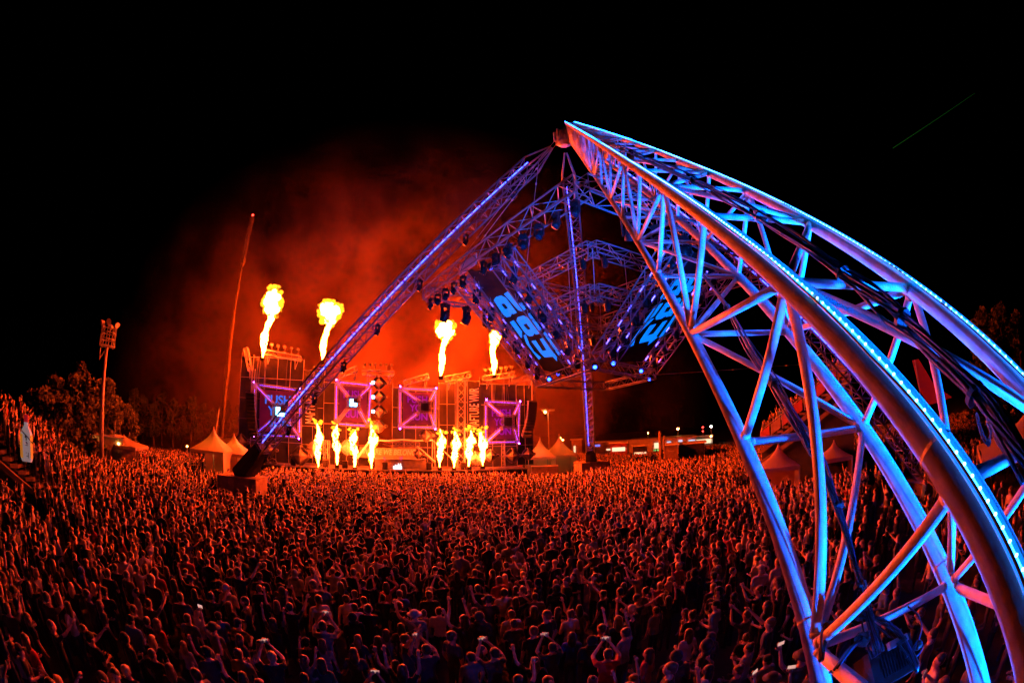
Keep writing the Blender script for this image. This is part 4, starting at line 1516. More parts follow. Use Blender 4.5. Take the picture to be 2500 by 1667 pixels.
# ================================================================== spectator stands
def stand(lo, hi, n, depth_dir, depth, label, name='grandstand', rail=True):
    """steps rise from lo to hi; each step is a deck board strip running away from the camera"""
    t = thing(name, label, 'grandstand', (lo.x, lo.y, 0))
    run = V((hi.x - lo.x, hi.y - lo.y, 0))
    L = run.length
    u = run.normalized()
    dv = depth_dir.normalized()
    spots = []
    for i in range(n):
        z = lo.z + (hi.z - lo.z) * (i + 0.5) / n
        c = V((lo.x, lo.y, 0)) + u * (L * (i + 0.5) / n) + dv * (depth / 2)
        MB().box(c + UZ * (z - 0.09), L / n + 0.05, depth, 0.18, u, dv).build('step', 'stand_timber', t)
        spots.append((c, z, L / n, u, dv, depth))
    MB().prism([V((lo.x, lo.y, lo.z - 0.35)) + dv * 0.2, V((hi.x, hi.y, hi.z - 0.35)) + dv * 0.2, V((hi.x, hi.y, 0)) + dv * 0.2, V((lo.x, lo.y, 0)) + dv * 0.2], dv * (depth - 0.4)).build('under_skirt', 'black_cloth', t)
    for k, off in enumerate((-0.55, -1.5)):
        p, q = V((lo.x, lo.y, lo.z + off)) - dv * (0.1 + 0.1 * k), V((hi.x, hi.y, hi.z + off)) - dv * (0.1 + 0.1 * k)
        d = q - p
        MB().box((p + q) / 2, d.length, 0.22, 0.34, d.normalized(), dv, d.normalized().cross(dv)).build('stringer', 'stand_timber', t)
    if rail:
        npn = max(3, n // 2)
        for i in range(npn):
            p = V((lo.x, lo.y, lo.z)).lerp(V((hi.x, hi.y, hi.z)), i / npn)
            q = V((lo.x, lo.y, lo.z)).lerp(V((hi.x, hi.y, hi.z)), (i + 0.82) / npn)
            MB().prism([p + UZ * 0.15 - dv * 0.05, q + UZ * 0.15 - dv * 0.05, q + UZ * 1.0 - dv * 0.05, p + UZ * 1.0 - dv * 0.05], -dv * 0.04).build('rail_panel', ('vinyl_red', 'plywood', 'vinyl_pink')[i % 3], t)
            MB().tube(p + UZ * 0.0 - dv * 0.08, p + UZ * 1.15 - dv * 0.08, 0.035, n=5).build('rail_post', 'galvanised', t)
        MB().tube(lo + UZ * 1.12 - dv * 0.08, hi + UZ * 1.12 - dv * 0.08, 0.03, n=5).build('rail', 'galvanised', t)
    return spots


LO_R, HI_R = at_h(1858, 1085, 37), at_h(2075, 905, 34)
spots_right = stand(LO_R, HI_R, 16, V((LO_R.x, LO_R.y, 0)).normalized() + V((0.3, 0, 0)), 9.0, 'steep raised spectator stand full of people seen side-on behind the near leg')
LO_L, HI_L = at_h(150, 1150, 26), at_h(-70, 1030, 24)
LO_L.z = 0.5
spots_left = stand(LO_L, HI_L, 12, V((LO_L.x, LO_L.y, 0)).normalized() + V((0, 0.5, 0)), 8.0, 'raised spectator stand full of people behind the giant bottle', rail=False)
# white rails of a ramp beside the bottle
rp = MB()
for off in (0, 0.5):
    rp.tube(at_h(86, 1090 + off * 22, 26), at_h(112, 1112 + off * 22, 26), 0.06, n=6)
    rp.tube(at_h(104, 1092 + off * 22, 27), at_h(120, 1104 + off * 22, 27), 0.06, n=6)
rp.tube(at_h(86, 1090, 26), V((at_h(86, 1090, 26).x, at_h(86, 1090, 26).y, 0)), 0.06, n=6)
rp.tube(at_h(112, 1112, 26), V((at_h(112, 1112, 26).x, at_h(112, 1112, 26).y, 0)), 0.06, n=6)
tag(rp.build('handrail', 'lettering_white'), 'pale handrails of a ramp beside the giant bottle', 'handrail')

# giant bottle
bb = at_h(66, 1125, 21)
bt = at_h(66, 1012, 21)
H = bt.z - bb.z
bot = thing('giant_bottle', 'giant inflatable bottle with red cap and pale label before the spectator stand', 'bottle', tuple(bb))
dn = V((-bb.x, -bb.y, 0)).normalized()
du = V((-dn.y, dn.x, 0))


def octo(w, d, z):
    c = 0.34
    return [bb + du * (x * w) + dn * (y * d) + UZ * z for x, y in ((-1, -1 + c), (-1 + c, -1), (1 - c, -1), (1, -1 + c), (1, 1 - c), (1 - c, 1), (-1 + c, 1), (-1, 1 - c))]


def octo_mesh(rings, name, m, parent):
    vs_ = [p for r in rings for p in r]
    k = len(rings)
    fs = [(i * 8 + j, i * 8 + (j + 1) % 8, i * 8 + 8 + (j + 1) % 8, i * 8 + 8 + j) for i in range(k - 1) for j in range(8)] + [tuple(range(7, -1, -1)), tuple(range((k - 1) * 8, k * 8))]
    return MB().add(vs_, fs).build(name, m, parent)


W2 = H * 0.168
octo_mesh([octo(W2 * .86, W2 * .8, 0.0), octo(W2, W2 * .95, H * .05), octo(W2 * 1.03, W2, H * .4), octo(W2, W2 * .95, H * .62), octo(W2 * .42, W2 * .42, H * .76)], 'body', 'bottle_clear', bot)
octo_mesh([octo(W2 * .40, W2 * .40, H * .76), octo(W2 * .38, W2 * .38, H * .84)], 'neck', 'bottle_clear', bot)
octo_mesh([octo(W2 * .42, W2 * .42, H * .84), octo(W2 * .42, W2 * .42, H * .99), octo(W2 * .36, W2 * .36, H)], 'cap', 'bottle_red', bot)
for sx in (-1, 1):
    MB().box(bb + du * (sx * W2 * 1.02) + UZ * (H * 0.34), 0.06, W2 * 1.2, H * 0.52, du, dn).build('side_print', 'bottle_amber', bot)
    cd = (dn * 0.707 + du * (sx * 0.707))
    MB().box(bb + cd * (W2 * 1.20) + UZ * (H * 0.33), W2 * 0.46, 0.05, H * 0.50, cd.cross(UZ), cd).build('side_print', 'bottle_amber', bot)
fc = bb + dn * (W2 * 1.02)
for (x, z, w, h, m) in ((-0.1, .54, .34, .05, 'print_green'), (-0.02, .49, .16, .06, 'print_green'), (0.0, .42, .22, .03, 'print_pink'), (.12, .40, .34, .02, 'print_pink'), (0.05, .36, .5, .014, 'print_pink'), (.3, .15, .10, .12, 'print_grey'), (.1, .13, .30, .012, 'print_grey'), (-.05, .2, .1, .02, 'print_pink')):
    MB().box(fc + du * (x * W2) + UZ * (z * H), w * W2, 0.03, h * H, du, dn).build('label_mark', m, bot)
mb = MB()
mb.path([bb - du * (W2 * .9) + UZ * (H * .66) + dn * W2, bb + du * (W2 * .2) + UZ * (H * .54) + dn * W2 * 1.06, bb + du * (W2 * 1.1) + UZ * (H * .42) + dn * W2 * .9], 0.025, 5)
mb.build('guy_rope', 'cable_rubber', bot)

# red bell banner shape on the hillside
fb = at_h(2265, 985, 30)
t = thing('feather_flag', 'red curved feather flag on the dark hillside behind the near leg', 'flag', (fb.x, fb.y, 0))
fu = V((fb.y, -fb.x, 0)).normalized()
fz0, fz1 = at_h(2265, 990, 30).z, at_h(2225, 880, 30).z
mb = MB()
mb.prism([V((fb.x, fb.y, fz0)), V((fb.x, fb.y, fz0)) + fu * 1.9 + UZ * 0.2, V((fb.x, fb.y, fz0)) + fu * 0.5 + UZ * (fz1 - fz0) * .45, V((fb.x, fb.y, fz1)) - fu * 0.4, V((fb.x, fb.y, fz1)) - fu * 0.9, V((fb.x, fb.y, fz0)) - fu * 0.6 + UZ * (fz1 - fz0) * .4], V((fb.x, fb.y, 0)).normalized() * 0.05)
mb.build('cloth', 'vinyl_red', t)
MB().tube(V((fb.x, fb.y, 0)), V((fb.x, fb.y, fz1)) - fu * 0.7, 0.04, n=6).build('pole', 'galvanised', t)


# ================================================================== trees
def crown_mesh(name, R_, H_, n, conif, seed, m):
    r_ = np.random.default_rng(seed)
    nb = 34
    th = r_.uniform(0, 2 * np.pi, nb)
    zz = r_.uniform(0.15, 1.0, nb)
    prof = (1 - zz) ** 0.8 * 1.0 + 0.08 if conif else np.sqrt(np.clip(1 - (2 * zz - 1.05) ** 2, 0.02, 1))
    rr = R_ * prof * np.sqrt(r_.uniform(0.15, 1, nb))
    cl = np.c_[rr * np.cos(th), rr * np.sin(th), zz * H_]
    cs = r_.uniform(0.16, 0.34, nb) * R_
    idx = r_.integers(0, nb, n)
    d = r_.normal(size=(n, 3))
    d /= np.linalg.norm(d, axis=1)[:, None]
    c = cl[idx] + d * (cs[idx] * r_.uniform(0.35, 1.1, n) ** 0.6)[:, None]
    a = r_.normal(size=(n, 3))
    a /= np.linalg.norm(a, axis=1)[:, None]
    b = np.cross(a, r_.normal(size=(n, 3)))
    b /= np.linalg.norm(b, axis=1)[:, None]
    s = r_.uniform(0.10, 0.24, n)[:, None]
    vs_ = np.stack([c - a * s, c + b * s * 0.6, c + a * s, c - b * s * 0.6], 1).reshape(-1, 3)
    me = bpy.data.meshes.new(name)
    me.vertices.add(n * 4)
    me.vertices.foreach_set('co', vs_.astype(np.float32).ravel())
    me.loops.add(n * 4)
    me.loops.foreach_set('vertex_index', np.arange(n * 4, dtype=np.int32))
    me.polygons.add(n)
    me.polygons.foreach_set('loop_start', np.arange(n, dtype=np.int32) * 4)
    me.materials.append(MATS[m])
    me.update(calc_edges=True)
    return me


def trunk_mesh(H_, seed):
    random.seed(seed)
    mb = MB()
    pts = [V((0, 0, 0)), V((0.1, 0.05, H_ * .3)), V((-0.05, 0.1, H_ * .6)), V((0.05, 0, H_ * .92))]
    mb.path(pts, [0.28, 0.2, 0.13, 0.04], 8)
    for k in range(9):
        z = H_ * random.uniform(.3, .8)
        a = random.uniform(0, 6.28)
        L = random.uniform(1.2, 2.6)
        mb.path([V((0, 0, z)), V((math.cos(a) * L * .5, math.sin(a) * L * .5, z + L * .35)), V((math.cos(a) * L, math.sin(a) * L, z + L * .8))], [0.09, 0.06, 0.02], 5)
    return mb.mesh('trunk', 'bark', True)


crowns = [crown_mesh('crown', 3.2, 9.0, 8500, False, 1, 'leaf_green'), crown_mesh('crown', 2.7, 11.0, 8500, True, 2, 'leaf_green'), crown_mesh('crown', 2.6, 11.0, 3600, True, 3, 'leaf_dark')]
trunks = [trunk_mesh(9, 5), trunk_mesh(11, 6)]


def tree(px, py_top, dist, kind, label, group, wide=1.0):
    top = at_h(px, py_top, dist)
    t = thing('tree', label, 'tree', (top.x, top.y, 0), group, rz=random.uniform(0, 6))
    hh = (9.6, 11.4, 11.4)[kind]
    k = top.z / hh
    t.scale = (k * wide, k * wide, k)
    for nm, me in (('trunk', trunks[0 if kind == 0 else 1]), ('crown', crowns[kind])):
        o = bpy.data.objects.new(nm, me)
        col.objects.link(o)
        o.parent = t
    return t


near_trees = [(105, 930, 42, 0, 1.1), (160, 896, 46, 0, .95), (203, 882, 48, 1, 1.25), (236, 896, 47, 0, .9), (266, 922, 50, 1, 1.1), (294, 962, 52, 0, 1.0), (138, 955, 40, 0, 1.0), (190, 950, 43, 0, 1.0)]
for i, (x, y, d, k, w) in enumerate(near_trees):
    tree(x, y, d, k, ['outermost leafy tree of the clump behind the hut', 'tall bushy tree left of the floodlight mast', 'tallest tree of the clump touching the floodlight mast', 'bushy tree right behind the floodlight mast', 'slim tree right of the floodlight mast', 'low leafy tree between the two masts', 'low bushy tree above the stand crowd', 'low tree in front of the tall clump'][i], 'trees behind the hut', w)
fx = [330, 352, 377, 398, 425, 448, 470, 498, 520, 552, 585]
for i, x in enumerate(fx):
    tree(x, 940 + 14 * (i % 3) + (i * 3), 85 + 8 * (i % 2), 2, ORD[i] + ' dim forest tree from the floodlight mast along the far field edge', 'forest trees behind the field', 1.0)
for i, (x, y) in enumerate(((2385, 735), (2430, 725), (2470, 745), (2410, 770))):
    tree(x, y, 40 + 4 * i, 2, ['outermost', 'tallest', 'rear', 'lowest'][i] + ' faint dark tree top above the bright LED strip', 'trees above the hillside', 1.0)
random.seed(77)

# ================================================================== people
def capsule(mb, p, q, r, r2, n=10):
    mb.tube(p, q, r, r2, n=n)
    mb.ell(p, r, r, r, n, 6)
    mb.ell(q, r2, r2, r2, n, 6)


# arm poses: (elbow, wrist) for the right side (+x); y is forward
DOWN = ((0.26, -0.02, 1.14), (0.25, 0.07, 0.90))
BENT = ((0.25, -0.03, 1.15), (0.12, 0.22, 1.16))
CHEST = ((0.24, 0.02, 1.17), (0.06, 0.24, 1.30))
UP = ((0.27, 0.10, 1.64), (0.25, 0.16, 1.90))
UPOUT = ((0.36, 0.08, 1.60), (0.40, 0.14, 1.86))
FILM = ((0.24, 0.22, 1.48), (0.07, 0.38, 1.70))
POINT = ((0.24, 0.25, 1.55), (0.24, 0.48, 1.74))
HEAD = ((0.42, 0.02, 1.55), (0.20, 0.05, 1.76))
VARIANTS = [
    # name phrase, right arm, left arm, hair, build, head turn
    ('with short hair and arms down', DOWN, DOWN, 'short', 1.0),
    ('with long hair and arms down', DOWN, BENT, 'long', 0.9),
    ('in a cap with folded arms', BENT, BENT, 'cap', 1.04),
    ('with one fist raised', UP, DOWN, 'short', 1.0),
    ('with both arms raised', UP, UPOUT, 'long', 0.92),
    ('filming with both hands before the face', FILM, FILM, 'short', 0.98),
    ('with long hair holding one hand up', DOWN, UPOUT, 'long', 0.9),
    ('with hair tied in a bun and hands at the chest', CHEST, CHEST, 'bun', 0.9),
    ('in a hood with hands in front', BENT, BENT, 'hood', 1.05),
    ('pointing forward with one arm', POINT, DOWN, 'short', 1.02),
    ('holding one hand on the head', HEAD, DOWN, 'long', 0.93),
    ('with curly hair and one arm bent', BENT, DOWN, 'curly', 0.97),
    ('in a round hat with one arm raised high', DOWN, UPOUT, 'hat', 1.02),
]


def hand(mb, wrist, d, side, mi):
    """palm, four fingers of unequal length with a bend, and a thumb leaving the side of the palm"""
    d = V(d).normalized()
    a, b, _ = basis(d, V((0, 1, 0.2)))
    pc = V(wrist) + d * 0.045
    R = Matrix((a, b, d)).transposed()
    mb.ell(pc, 0.040, 0.019, 0.052, 8, 6, mi, R)
    for k, ln in enumerate((0.062, 0.074, 0.070, 0.054)):
        r0 = pc + d * 0.036 + a * (0.027 - 0.018 * k)
        k1 = r0 + d * ln * 0.5 + b * 0.006
        k2 = k1 + d * ln * 0.42 + b * 0.022
        mb.path([r0, k1, k2], [0.0095, 0.009, 0.007], 5, mi)
    r0 = pc - d * 0.012 + a * (0.034 * side)
    mb.path([r0, r0 + a * (0.028 * side) + d * 0.020 + b * 0.008, r0 + a * (0.034 * side) + d * 0.052 + b * 0.016], [0.012, 0.011, 0.008], 5, mi)


def seg_dist(p, a, b):
    ab = b - a
    t = np.clip(((p - a) @ ab) / (ab @ ab), 0, 1)
    return np.linalg.norm(p - (a + t[:, None] * ab), axis=1)


def evaluated(mb, voxel, ratio):
    o = bpy.data.objects.new('tmp', mb.mesh('tmp', 'skin_light'))
    col.objects.link(o)
    m = o.modifiers.new('r', 'REMESH')
    m.mode = 'VOXEL'
    m.voxel_size = voxel
    s = o.modifiers.new('s', 'SMOOTH')
    s.factor = 0.5
    s.iterations = 3
    d = o.modifiers.new('d', 'DECIMATE')
    d.ratio = ratio
    dg = bpy.context.evaluated_depsgraph_get()
    ev = o.evaluated_get(dg)
    me = ev.to_mesh()
    vs_ = np.empty(len(me.vertices) * 3)
    me.vertices.foreach_get('co', vs_)
    fs = [tuple(p.vertices) for p in me.polygons]
    ev.to_mesh_clear()
    bpy.data.objects.remove(o)
    return vs_.reshape(-1, 3), fs


def body_parts(var):
    phrase, ra, la, hair, bw = var
    mb = MB()
    for s in (-1, 1):
        capsule(mb, V((s * .09, 0, .92)), V((s * .105, .015, .50)), .082 * bw, .058)
        capsule(mb, V((s * .105, .015, .50)), V((s * .11, -.01, .09)), .056, .040)
        mb.ell(V((s * .115, .06, .045)), .045, .125, .042, 10, 6)
    mb.ell(V((0, 0, .95)), .172 * bw, .118, .15, 12, 8)
    mb.ell(V((0, .005, 1.10)), .148 * bw, .105, .20, 12, 8)
    mb.ell(V((0, .01, 1.29)), .178 * bw, .120, .20, 12, 8)
    capsule(mb, V((-.165 * bw, -.005, 1.415)), V((.165 * bw, -.005, 1.415)), .066, .066)
    mb.ell(V((0, -.02, 1.44)), .12 * bw, .07, .07, 10, 6)
    capsule(mb, V((0, -.01, 1.42)), V((0, .012, 1.55)), .060, .054)
    # head: skull, jaw, nose, ears
    mb.ell(V((0, .0, 1.655)), .078, .098, .092, 14, 10)
    mb.ell(V((0, .035, 1.585)), .058, .066, .070, 12, 8)
    mb.ell(V((0, .105, 1.615)), .014, .022, .024, 6, 5)
    for s in (-1, 1):
        mb.ell(V((s * .080, -.005, 1.625)), .012, .024, .032, 6, 5)
    arms = []
    for s, (e, w) in ((1, ra), (-1, la)):
        S_, E_, W_ = V((s * .195 * bw, -.005, 1.405)), V((s * e[0], e[1], e[2])), V((s * w[0], w[1], w[2]))
        capsule(mb, S_, E_, .056, .043)
        capsule(mb, E_, W_, .042, .029)
        arms.append((S_, E_, W_, s))
    return mb, arms, hair, bw


def hair_mb(hair):
    h = MB()
    if hair in ('short', 'long', 'bun', 'curly'):
        n = 0.05 if hair != 'curly' else 0.16
        k = 1.0 if hair != 'curly' else 1.16
        h.ell(V((0, -.022, 1.678)), .087 * k, .100 * k, .086 * k, 12, 8, noise=n)
        h.ell(V((0, -.050, 1.630)), .083 * k, .068 * k, .085 * k, 12, 7, noise=n)
        if hair == 'long':
            h.ell(V((0, -.075, 1.52)), .098, .050, .17, 10, 7, noise=.08)
            for s in (-1, 1):
                h.ell(V((s * .075, -.02, 1.53)), .028, .05, .15, 8, 6, noise=.08)
        if hair == 'bun':
            h.ell(V((0, -.07, 1.755)), .048, .048, .045, 8, 6, noise=.08)
    elif hair == 'cap':
        h.lathe(V((0, -.005, 1.655)), [(.094, 0), (.098, .03), (.088, .075), (.05, .108), (.01, .115)], 14)
        h.box(V((0, .135, 1.668)), .13, .10, .012)
        h.ell(V((0, -.060, 1.625)), .078, .055, .07, 10, 6)
    elif hair == 'hood':
        h.ell(V((0, -.025, 1.655)), .112, .112, .125, 12, 8)
        h.ell(V((0, -.045, 1.50)), .135, .085, .08, 12, 6)
    elif hair == 'hat':
        h.lathe(V((0, 0, 1.66)), [(.175, 0), (.178, .012), (.105, .035), (.098, .085), (.06, .115), (.01, .12)], 18)
        h.ell(V((0, -.055, 1.625)), .078, .055, .06, 10, 6)
    return h


BODY, HAIR, LOD = [], [], []
for vi, var in enumerate(VARIANTS):
    mb, arms, hair, bw = body_parts(var)
    for lod in (0, 1):
        vs_, fs = evaluated(mb, 0.021 if lod == 0 else 0.04, 0.36 if lod == 0 else 0.045)
        cen = np.array([vs_[list(f)].mean(0) for f in fs])
        mi = np.ones(len(fs), dtype=np.int32)                      # 1 shirt
        mi[cen[:, 2] < 0.93] = 2                                   # 2 trousers
        arm_d = np.full(len(fs), 9.0)
        fore = np.full(len(fs), 9.0)
        for S_, E_, W_, s in arms:
            aS, aE, aW = (np.array(x) for x in (S_, E_, W_))
            u_ = seg_dist(cen, aS, aE)
            f_ = seg_dist(cen, aE * 0.82 + aS * 0.18, aW)
            arm_d = np.minimum(arm_d, np.minimum(u_, f_))
            fore = np.minimum(fore, f_)
        near_arm = (arm_d < 0.075) & (np.abs(cen[:, 0]) > 0.2)
        mi[near_arm] = 1
        bare = hair != 'hood'
        if bare:
            mi[(fore < 0.058)] = 0
        mi[(cen[:, 2] > 1.475) & (np.hypot(cen[:, 0], cen[:, 1]) < 0.135) & (np.abs(cen[:, 0]) < 0.1)] = 0
        mi[cen[:, 2] < 0.085] = 2
        m2 = MB()
        m2.v = [tuple(v) for v in vs_]
        m2.f = fs
        m2.m = list(mi)
        for S_, E_, W_, s in arms:
            if lod == 0:
                hand(m2, W_, W_ - E_, -s, 0)
            else:
                m2.ell(W_ + (W_ - E_).normalized() * 0.06, .034, .022, .075, 5, 4, 0, Matrix(basis(W_ - E_)).transposed())
        if lod == 0:
            for s in (-1, 1):
                m2.ell(V((s * .030, .089, 1.648)), .012, .008, .007, 6, 4, 3)
            m2.ell(V((0, .098, 1.566)), .024, .010, .008, 6, 4, 4)
            me = m2.mesh('body', ['skin_light', 'shirt_black', 'trousers_dark', 'eye_dark', 'lip'], True)
            BODY.append(me)
            HAIR.append(hair_mb(hair).mesh({'cap': 'cap', 'hood': 'hood', 'hat': 'hat'}.get(hair, 'hair'), 'hair_dark', True))
        else:
            random.seed(vi)
            hm = MB()
            if hair in ('short', 'curly', 'bun', 'long'):
                hm.ell(V((0, -.03, 1.662)), .09, .098, .095, 7, 5)
                if hair == 'long':
                    hm.ell(V((0, -.07, 1.52)), .105, .06, .17, 6, 5)
            elif hair == 'cap':
                hm.ell(V((0, .0, 1.69)), .095, .12, .08, 7, 5)
            elif hair == 'hood':
                hm.ell(V((0, -.02, 1.65)), .115, .115, .125, 7, 5)
            else:
                hm.ell(V((0, 0, 1.67)), .17, .17, .03, 8, 4)
                hm.ell(V((0, 0, 1.72)), .10, .10, .07, 7, 4)
            o_ = len(m2.v)
            m2.v += hm.v
            m2.f += [tuple(i + o_ for i in f) for f in hm.f]
            m2.m += [3] * len(hm.f)
            # triangulate to flat arrays
            tri, tm = [], []
            for f, q in zip(m2.f, m2.m):
                for j in range(1, len(f) - 1):
                    tri.append((f[0], f[j], f[j + 1]))
                    tm.append(q)
            LOD.append((np.array(m2.v), np.array(tri, dtype=np.int32), np.array(tm, dtype=np.int32)))

STAGE_C = SL(0, 2, 0)


def blocked(x, y):
    u, v = (V((x, y, 0)) - S0).dot(SU), (V((x, y, 0)) - S0).dot(SV)
    if v > -0.9 and uL - 1.5 < u < uR + 1.5:
        return True
    for f, r in ((FOOT2, 3.2), (FOOT3, 2.4), (FOOT4, 2.4)):
        if math.hypot(x - f.x, y - f.y) < r:
            return True
    for tt, r in BLOCK:
        if math.hypot(x - tt[0], y - tt[1]) < r:
            return True
    return False


BLOCK = [((o.location.x, o.location.y), 3.6) for o in col.objects if o.parent is None and o.name.startswith(('pagoda_tent', 'stair_hut', 'mobile_crane'))]
BLOCK += [((o.location.x, o.location.y), 1.5) for o in col.objects if o.parent is None and o.name.startswith('giant_bottle')]
BLOCK += [((o.location.x, o.location.y), 5.5) for o in col.objects if o.parent is None and o.name.startswith(('kiosk', 'container_booth', 'hut', 'barrier_block'))]


def under_stand(x, y):
    for (lo, hi, dep, dv) in ((LO_R, HI_R, 9.0, V((LO_R.x, LO_R.y, 0)).normalized() + V((0.3, 0, 0))), (LO_L, HI_L, 8.0, V((LO_L.x, LO_L.y, 0)).normalized() + V((0, 0.5, 0)))):
        u = V((hi.x - lo.x, hi.y - lo.y, 0))
        L = u.length
        u.normalize()
        d = dv.normalized()
        p = V((x - lo.x, y - lo.y, 0))
        det = u.x * d.y - u.y * d.x
        a = (p.x * d.y - p.y * d.x) / det
        b = (u.x * p.y - u.y * p.x) / det
        if -0.5 < a < L + 0.5 and -0.3 < b < dep + 0.3:
            return True
    return False


rg = np.random.default_rng(5)
people = []                       # (x, y, z, rz, scale, variant, shirt, hair, dist)
shirt_names = list(SHIRTS)
shirt_p = np.array([.40, .20, .09, .11, .09, .04, .03, .04])
hair_names = ['hair_dark', 'hair_brown', 'hair_blond']
near_p = np.array([.16, .17, .09, .06, .05, .07, .06, .08, .07, .05, .05, .06, .03])
far_p = np.array([.21, .18, .09, .07, .07, .05, .06, .06, .06, .04, .03, .06, .02])


def add_person(x, y, z, dist, p_far, face=None):
    base = math.atan2(STAGE_C.y - y, STAGE_C.x - x) - math.pi / 2
    rz = base + rg.normal(0, .35)
    if rg.random() < .10:
        rz = rg.uniform(0, 6.28)
    pv = far_p if rg.random() < p_far else near_p
    v = rg.choice(len(VARIANTS), p=pv / pv.sum())
    sh = shirt_names[rg.choice(len(shirt_names), p=shirt_p / shirt_p.sum())]
    hr = hair_names[rg.choice(3, p=[.55, .3, .15])]
    people.append((x, y, z, rz, rg.normal(1.0, .05) * (0.94 if VARIANTS[v][3] in ('long', 'bun') else 1.02), v, sh, hr, dist))


cell = 0.66
for j in range(-14, 130):
    for i in range(-110, 110):
        x = i * cell + (0.33 if j % 2 else 0) + rg.uniform(-.2, .2)
        y = j * cell + rg.uniform(-.2, .2)
        d = math.hypot(x, y)
        az = math.degrees(math.atan2(x, y))
        if d < 4.6 or az < -82 or az > 80:
            continue
        if math.hypot(x - NEAR['C'].x - .6, y - NEAR['C'].y) < 2.2:
            continue
        lim = 84
        if az < -8:
            lim = 62
        if d > lim:
            continue
        px, py = project((x, y, 1.6))
        if px < -40 or px > 2540 or py > 1720:
            continue
        keep = 1.0 if d > 18 else (0.9 if d > 11 else 0.80)
        if d > 50:
            keep = 0.7
        if az > 47:
            keep = 0.34 if d > 9 else 0.55
        if az < -45:
            keep = 0.88
        if rg.random() > keep:
            continue
        if blocked(x, y) or under_stand(x, y):
            continue
        zg = 0.0
        add_person(x, y, zg, d, min(1, max(0, (d - 9) / 22)))
for spots, dens in ((spots_right, .85), (spots_left, .8)):
    for (c, z, w, u, dv, depth) in spots:
        n = int(depth / 0.62)
        for k in range(n):
            if rg.random() > dens:
                continue
            p = c + dv * (-depth / 2 + 0.35 + k * 0.62) + u * rg.uniform(-.12, .12)
            add_person(p.x, p.y, z, p.length, 0.6)
people.sort(key=lambda q: q[8])

# hand-placed individuals who stand out in the photograph: (px, py of head), variant, shirt, hair, facing offset, label
specials = [
    ((1012, 1502), 12, 'grey', 'white', 'person in a pale round hat and grey top raising one arm with a phone'),
    ((1392, 1500), 7, 'white', None, 'person in a white T-shirt with a dark shoulder strap clapping, hair in a bun'),
    ((1248, 1500), 0, 'white', None, 'short-haired person in a white top standing alone between dark backs'),
    ((812, 1395), 5, 'white', None, 'person in a pale top with a cross strap filming with both hands'),
    ((720, 1400), 8, 'white', None, 'person in a pale hoodie with dark backpack straps'),
    ((1255, 1365), 2, 'white', None, 'person in a white T-shirt and cap turned sideways in mid crowd'),
    ((1415, 1375), 10, 'white', None, 'person in a white shirt with one hand on the head right of mid crowd'),
    ((975, 1450), 0, 'blue', None, 'person in a blue top below the filming phones in mid crowd'),
    ((195, 1200), 0, 'blue', None, 'person in a bright blue jacket in the dim crowd near the bottle'),
    ((200, 1395), 8, 'blue', None, 'person in a blue hooded jacket in the dark left of the crowd'),
    ((320, 1515), 2, 'blue', None, 'person in a cap and blue top near the dark lower corner'),
    ((1600, 1215), 6, 'red', None, 'long-haired person in a red top with one hand up near the near leg'),
]
taken = []
spec_people = []
for (hp, v, sh, hr, lab) in specials:
    p = at_z(hp[0], hp[1], 1.62)
    spec_people.append((p.x, p.y, 0.0, math.atan2(STAGE_C.y - p.y, STAGE_C.x - p.x) - math.pi / 2 + random.uniform(-.2, .2), 1.0, v, sh, hr or 'hair_brown', math.hypot(p.x, p.y), lab))
    taken.append((p.x, p.y))
people = [q for q in people if all(math.hypot(q[0] - a, q[1] - b) > 0.42 for a, b in taken)]

SHIRT_WORD = {'black': 'a black top', 'charcoal': 'a dark grey top', 'navy': 'a navy top', 'grey': 'a light grey top', 'white': 'a white top', 'red': 'a red top', 'blue': 'a blue top', 'olive': 'an olive top'}
N_IND = 300 - len(spec_people)
near = [q for q in people if -60 < project((q[0], q[1], 1.6))[0] < 2540][:N_IND]
near_ids = set(id(q) for q in near)
far = [q for q in people if id(q) not in near_ids]


def build_person(q, label, group):
    x, y, z, rz, sc, v, sh, hr, _ = q[:9]
    t = new_obj('person', BODY[v])
    t.location = (x, y, z)
    t.rotation_euler = (0, 0, rz)
    t.scale = (sc, sc, sc)
    for slot, m in ((0, 'skin_light' if hash((round(x, 2), v)) % 3 else 'skin_tan'), (1, 'shirt_' + sh), (2, 'trousers_dark' if hash(round(y, 2)) % 2 else 'trousers_denim')):
        t.material_slots[slot].link = 'OBJECT'
        t.material_slots[slot].material = MATS[m]
    tag(t, label, 'person', group)
    hk = VARIANTS[v][3]
    o = bpy.data.objects.new({'cap': 'cap', 'hood': 'hood', 'hat': 'hat'}.get(hk, 'hair'), HAIR[v])
    col.objects.link(o)
    o.parent = t
    o.material_slots[0].link = 'OBJECT'
    hm = hr
    if hk == 'hood':
        hm = 'shirt_' + sh
    elif hk == 'cap':
        hm = 'shirt_black' if sh != 'white' else 'shirt_white'
    elif hk == 'hat':
        hm = 'shirt_white' if hr == 'white' else 'shirt_charcoal'
    o.material_slots[0].material = MATS[hm] if hm in MATS else MATS['hair_dark']
    return t


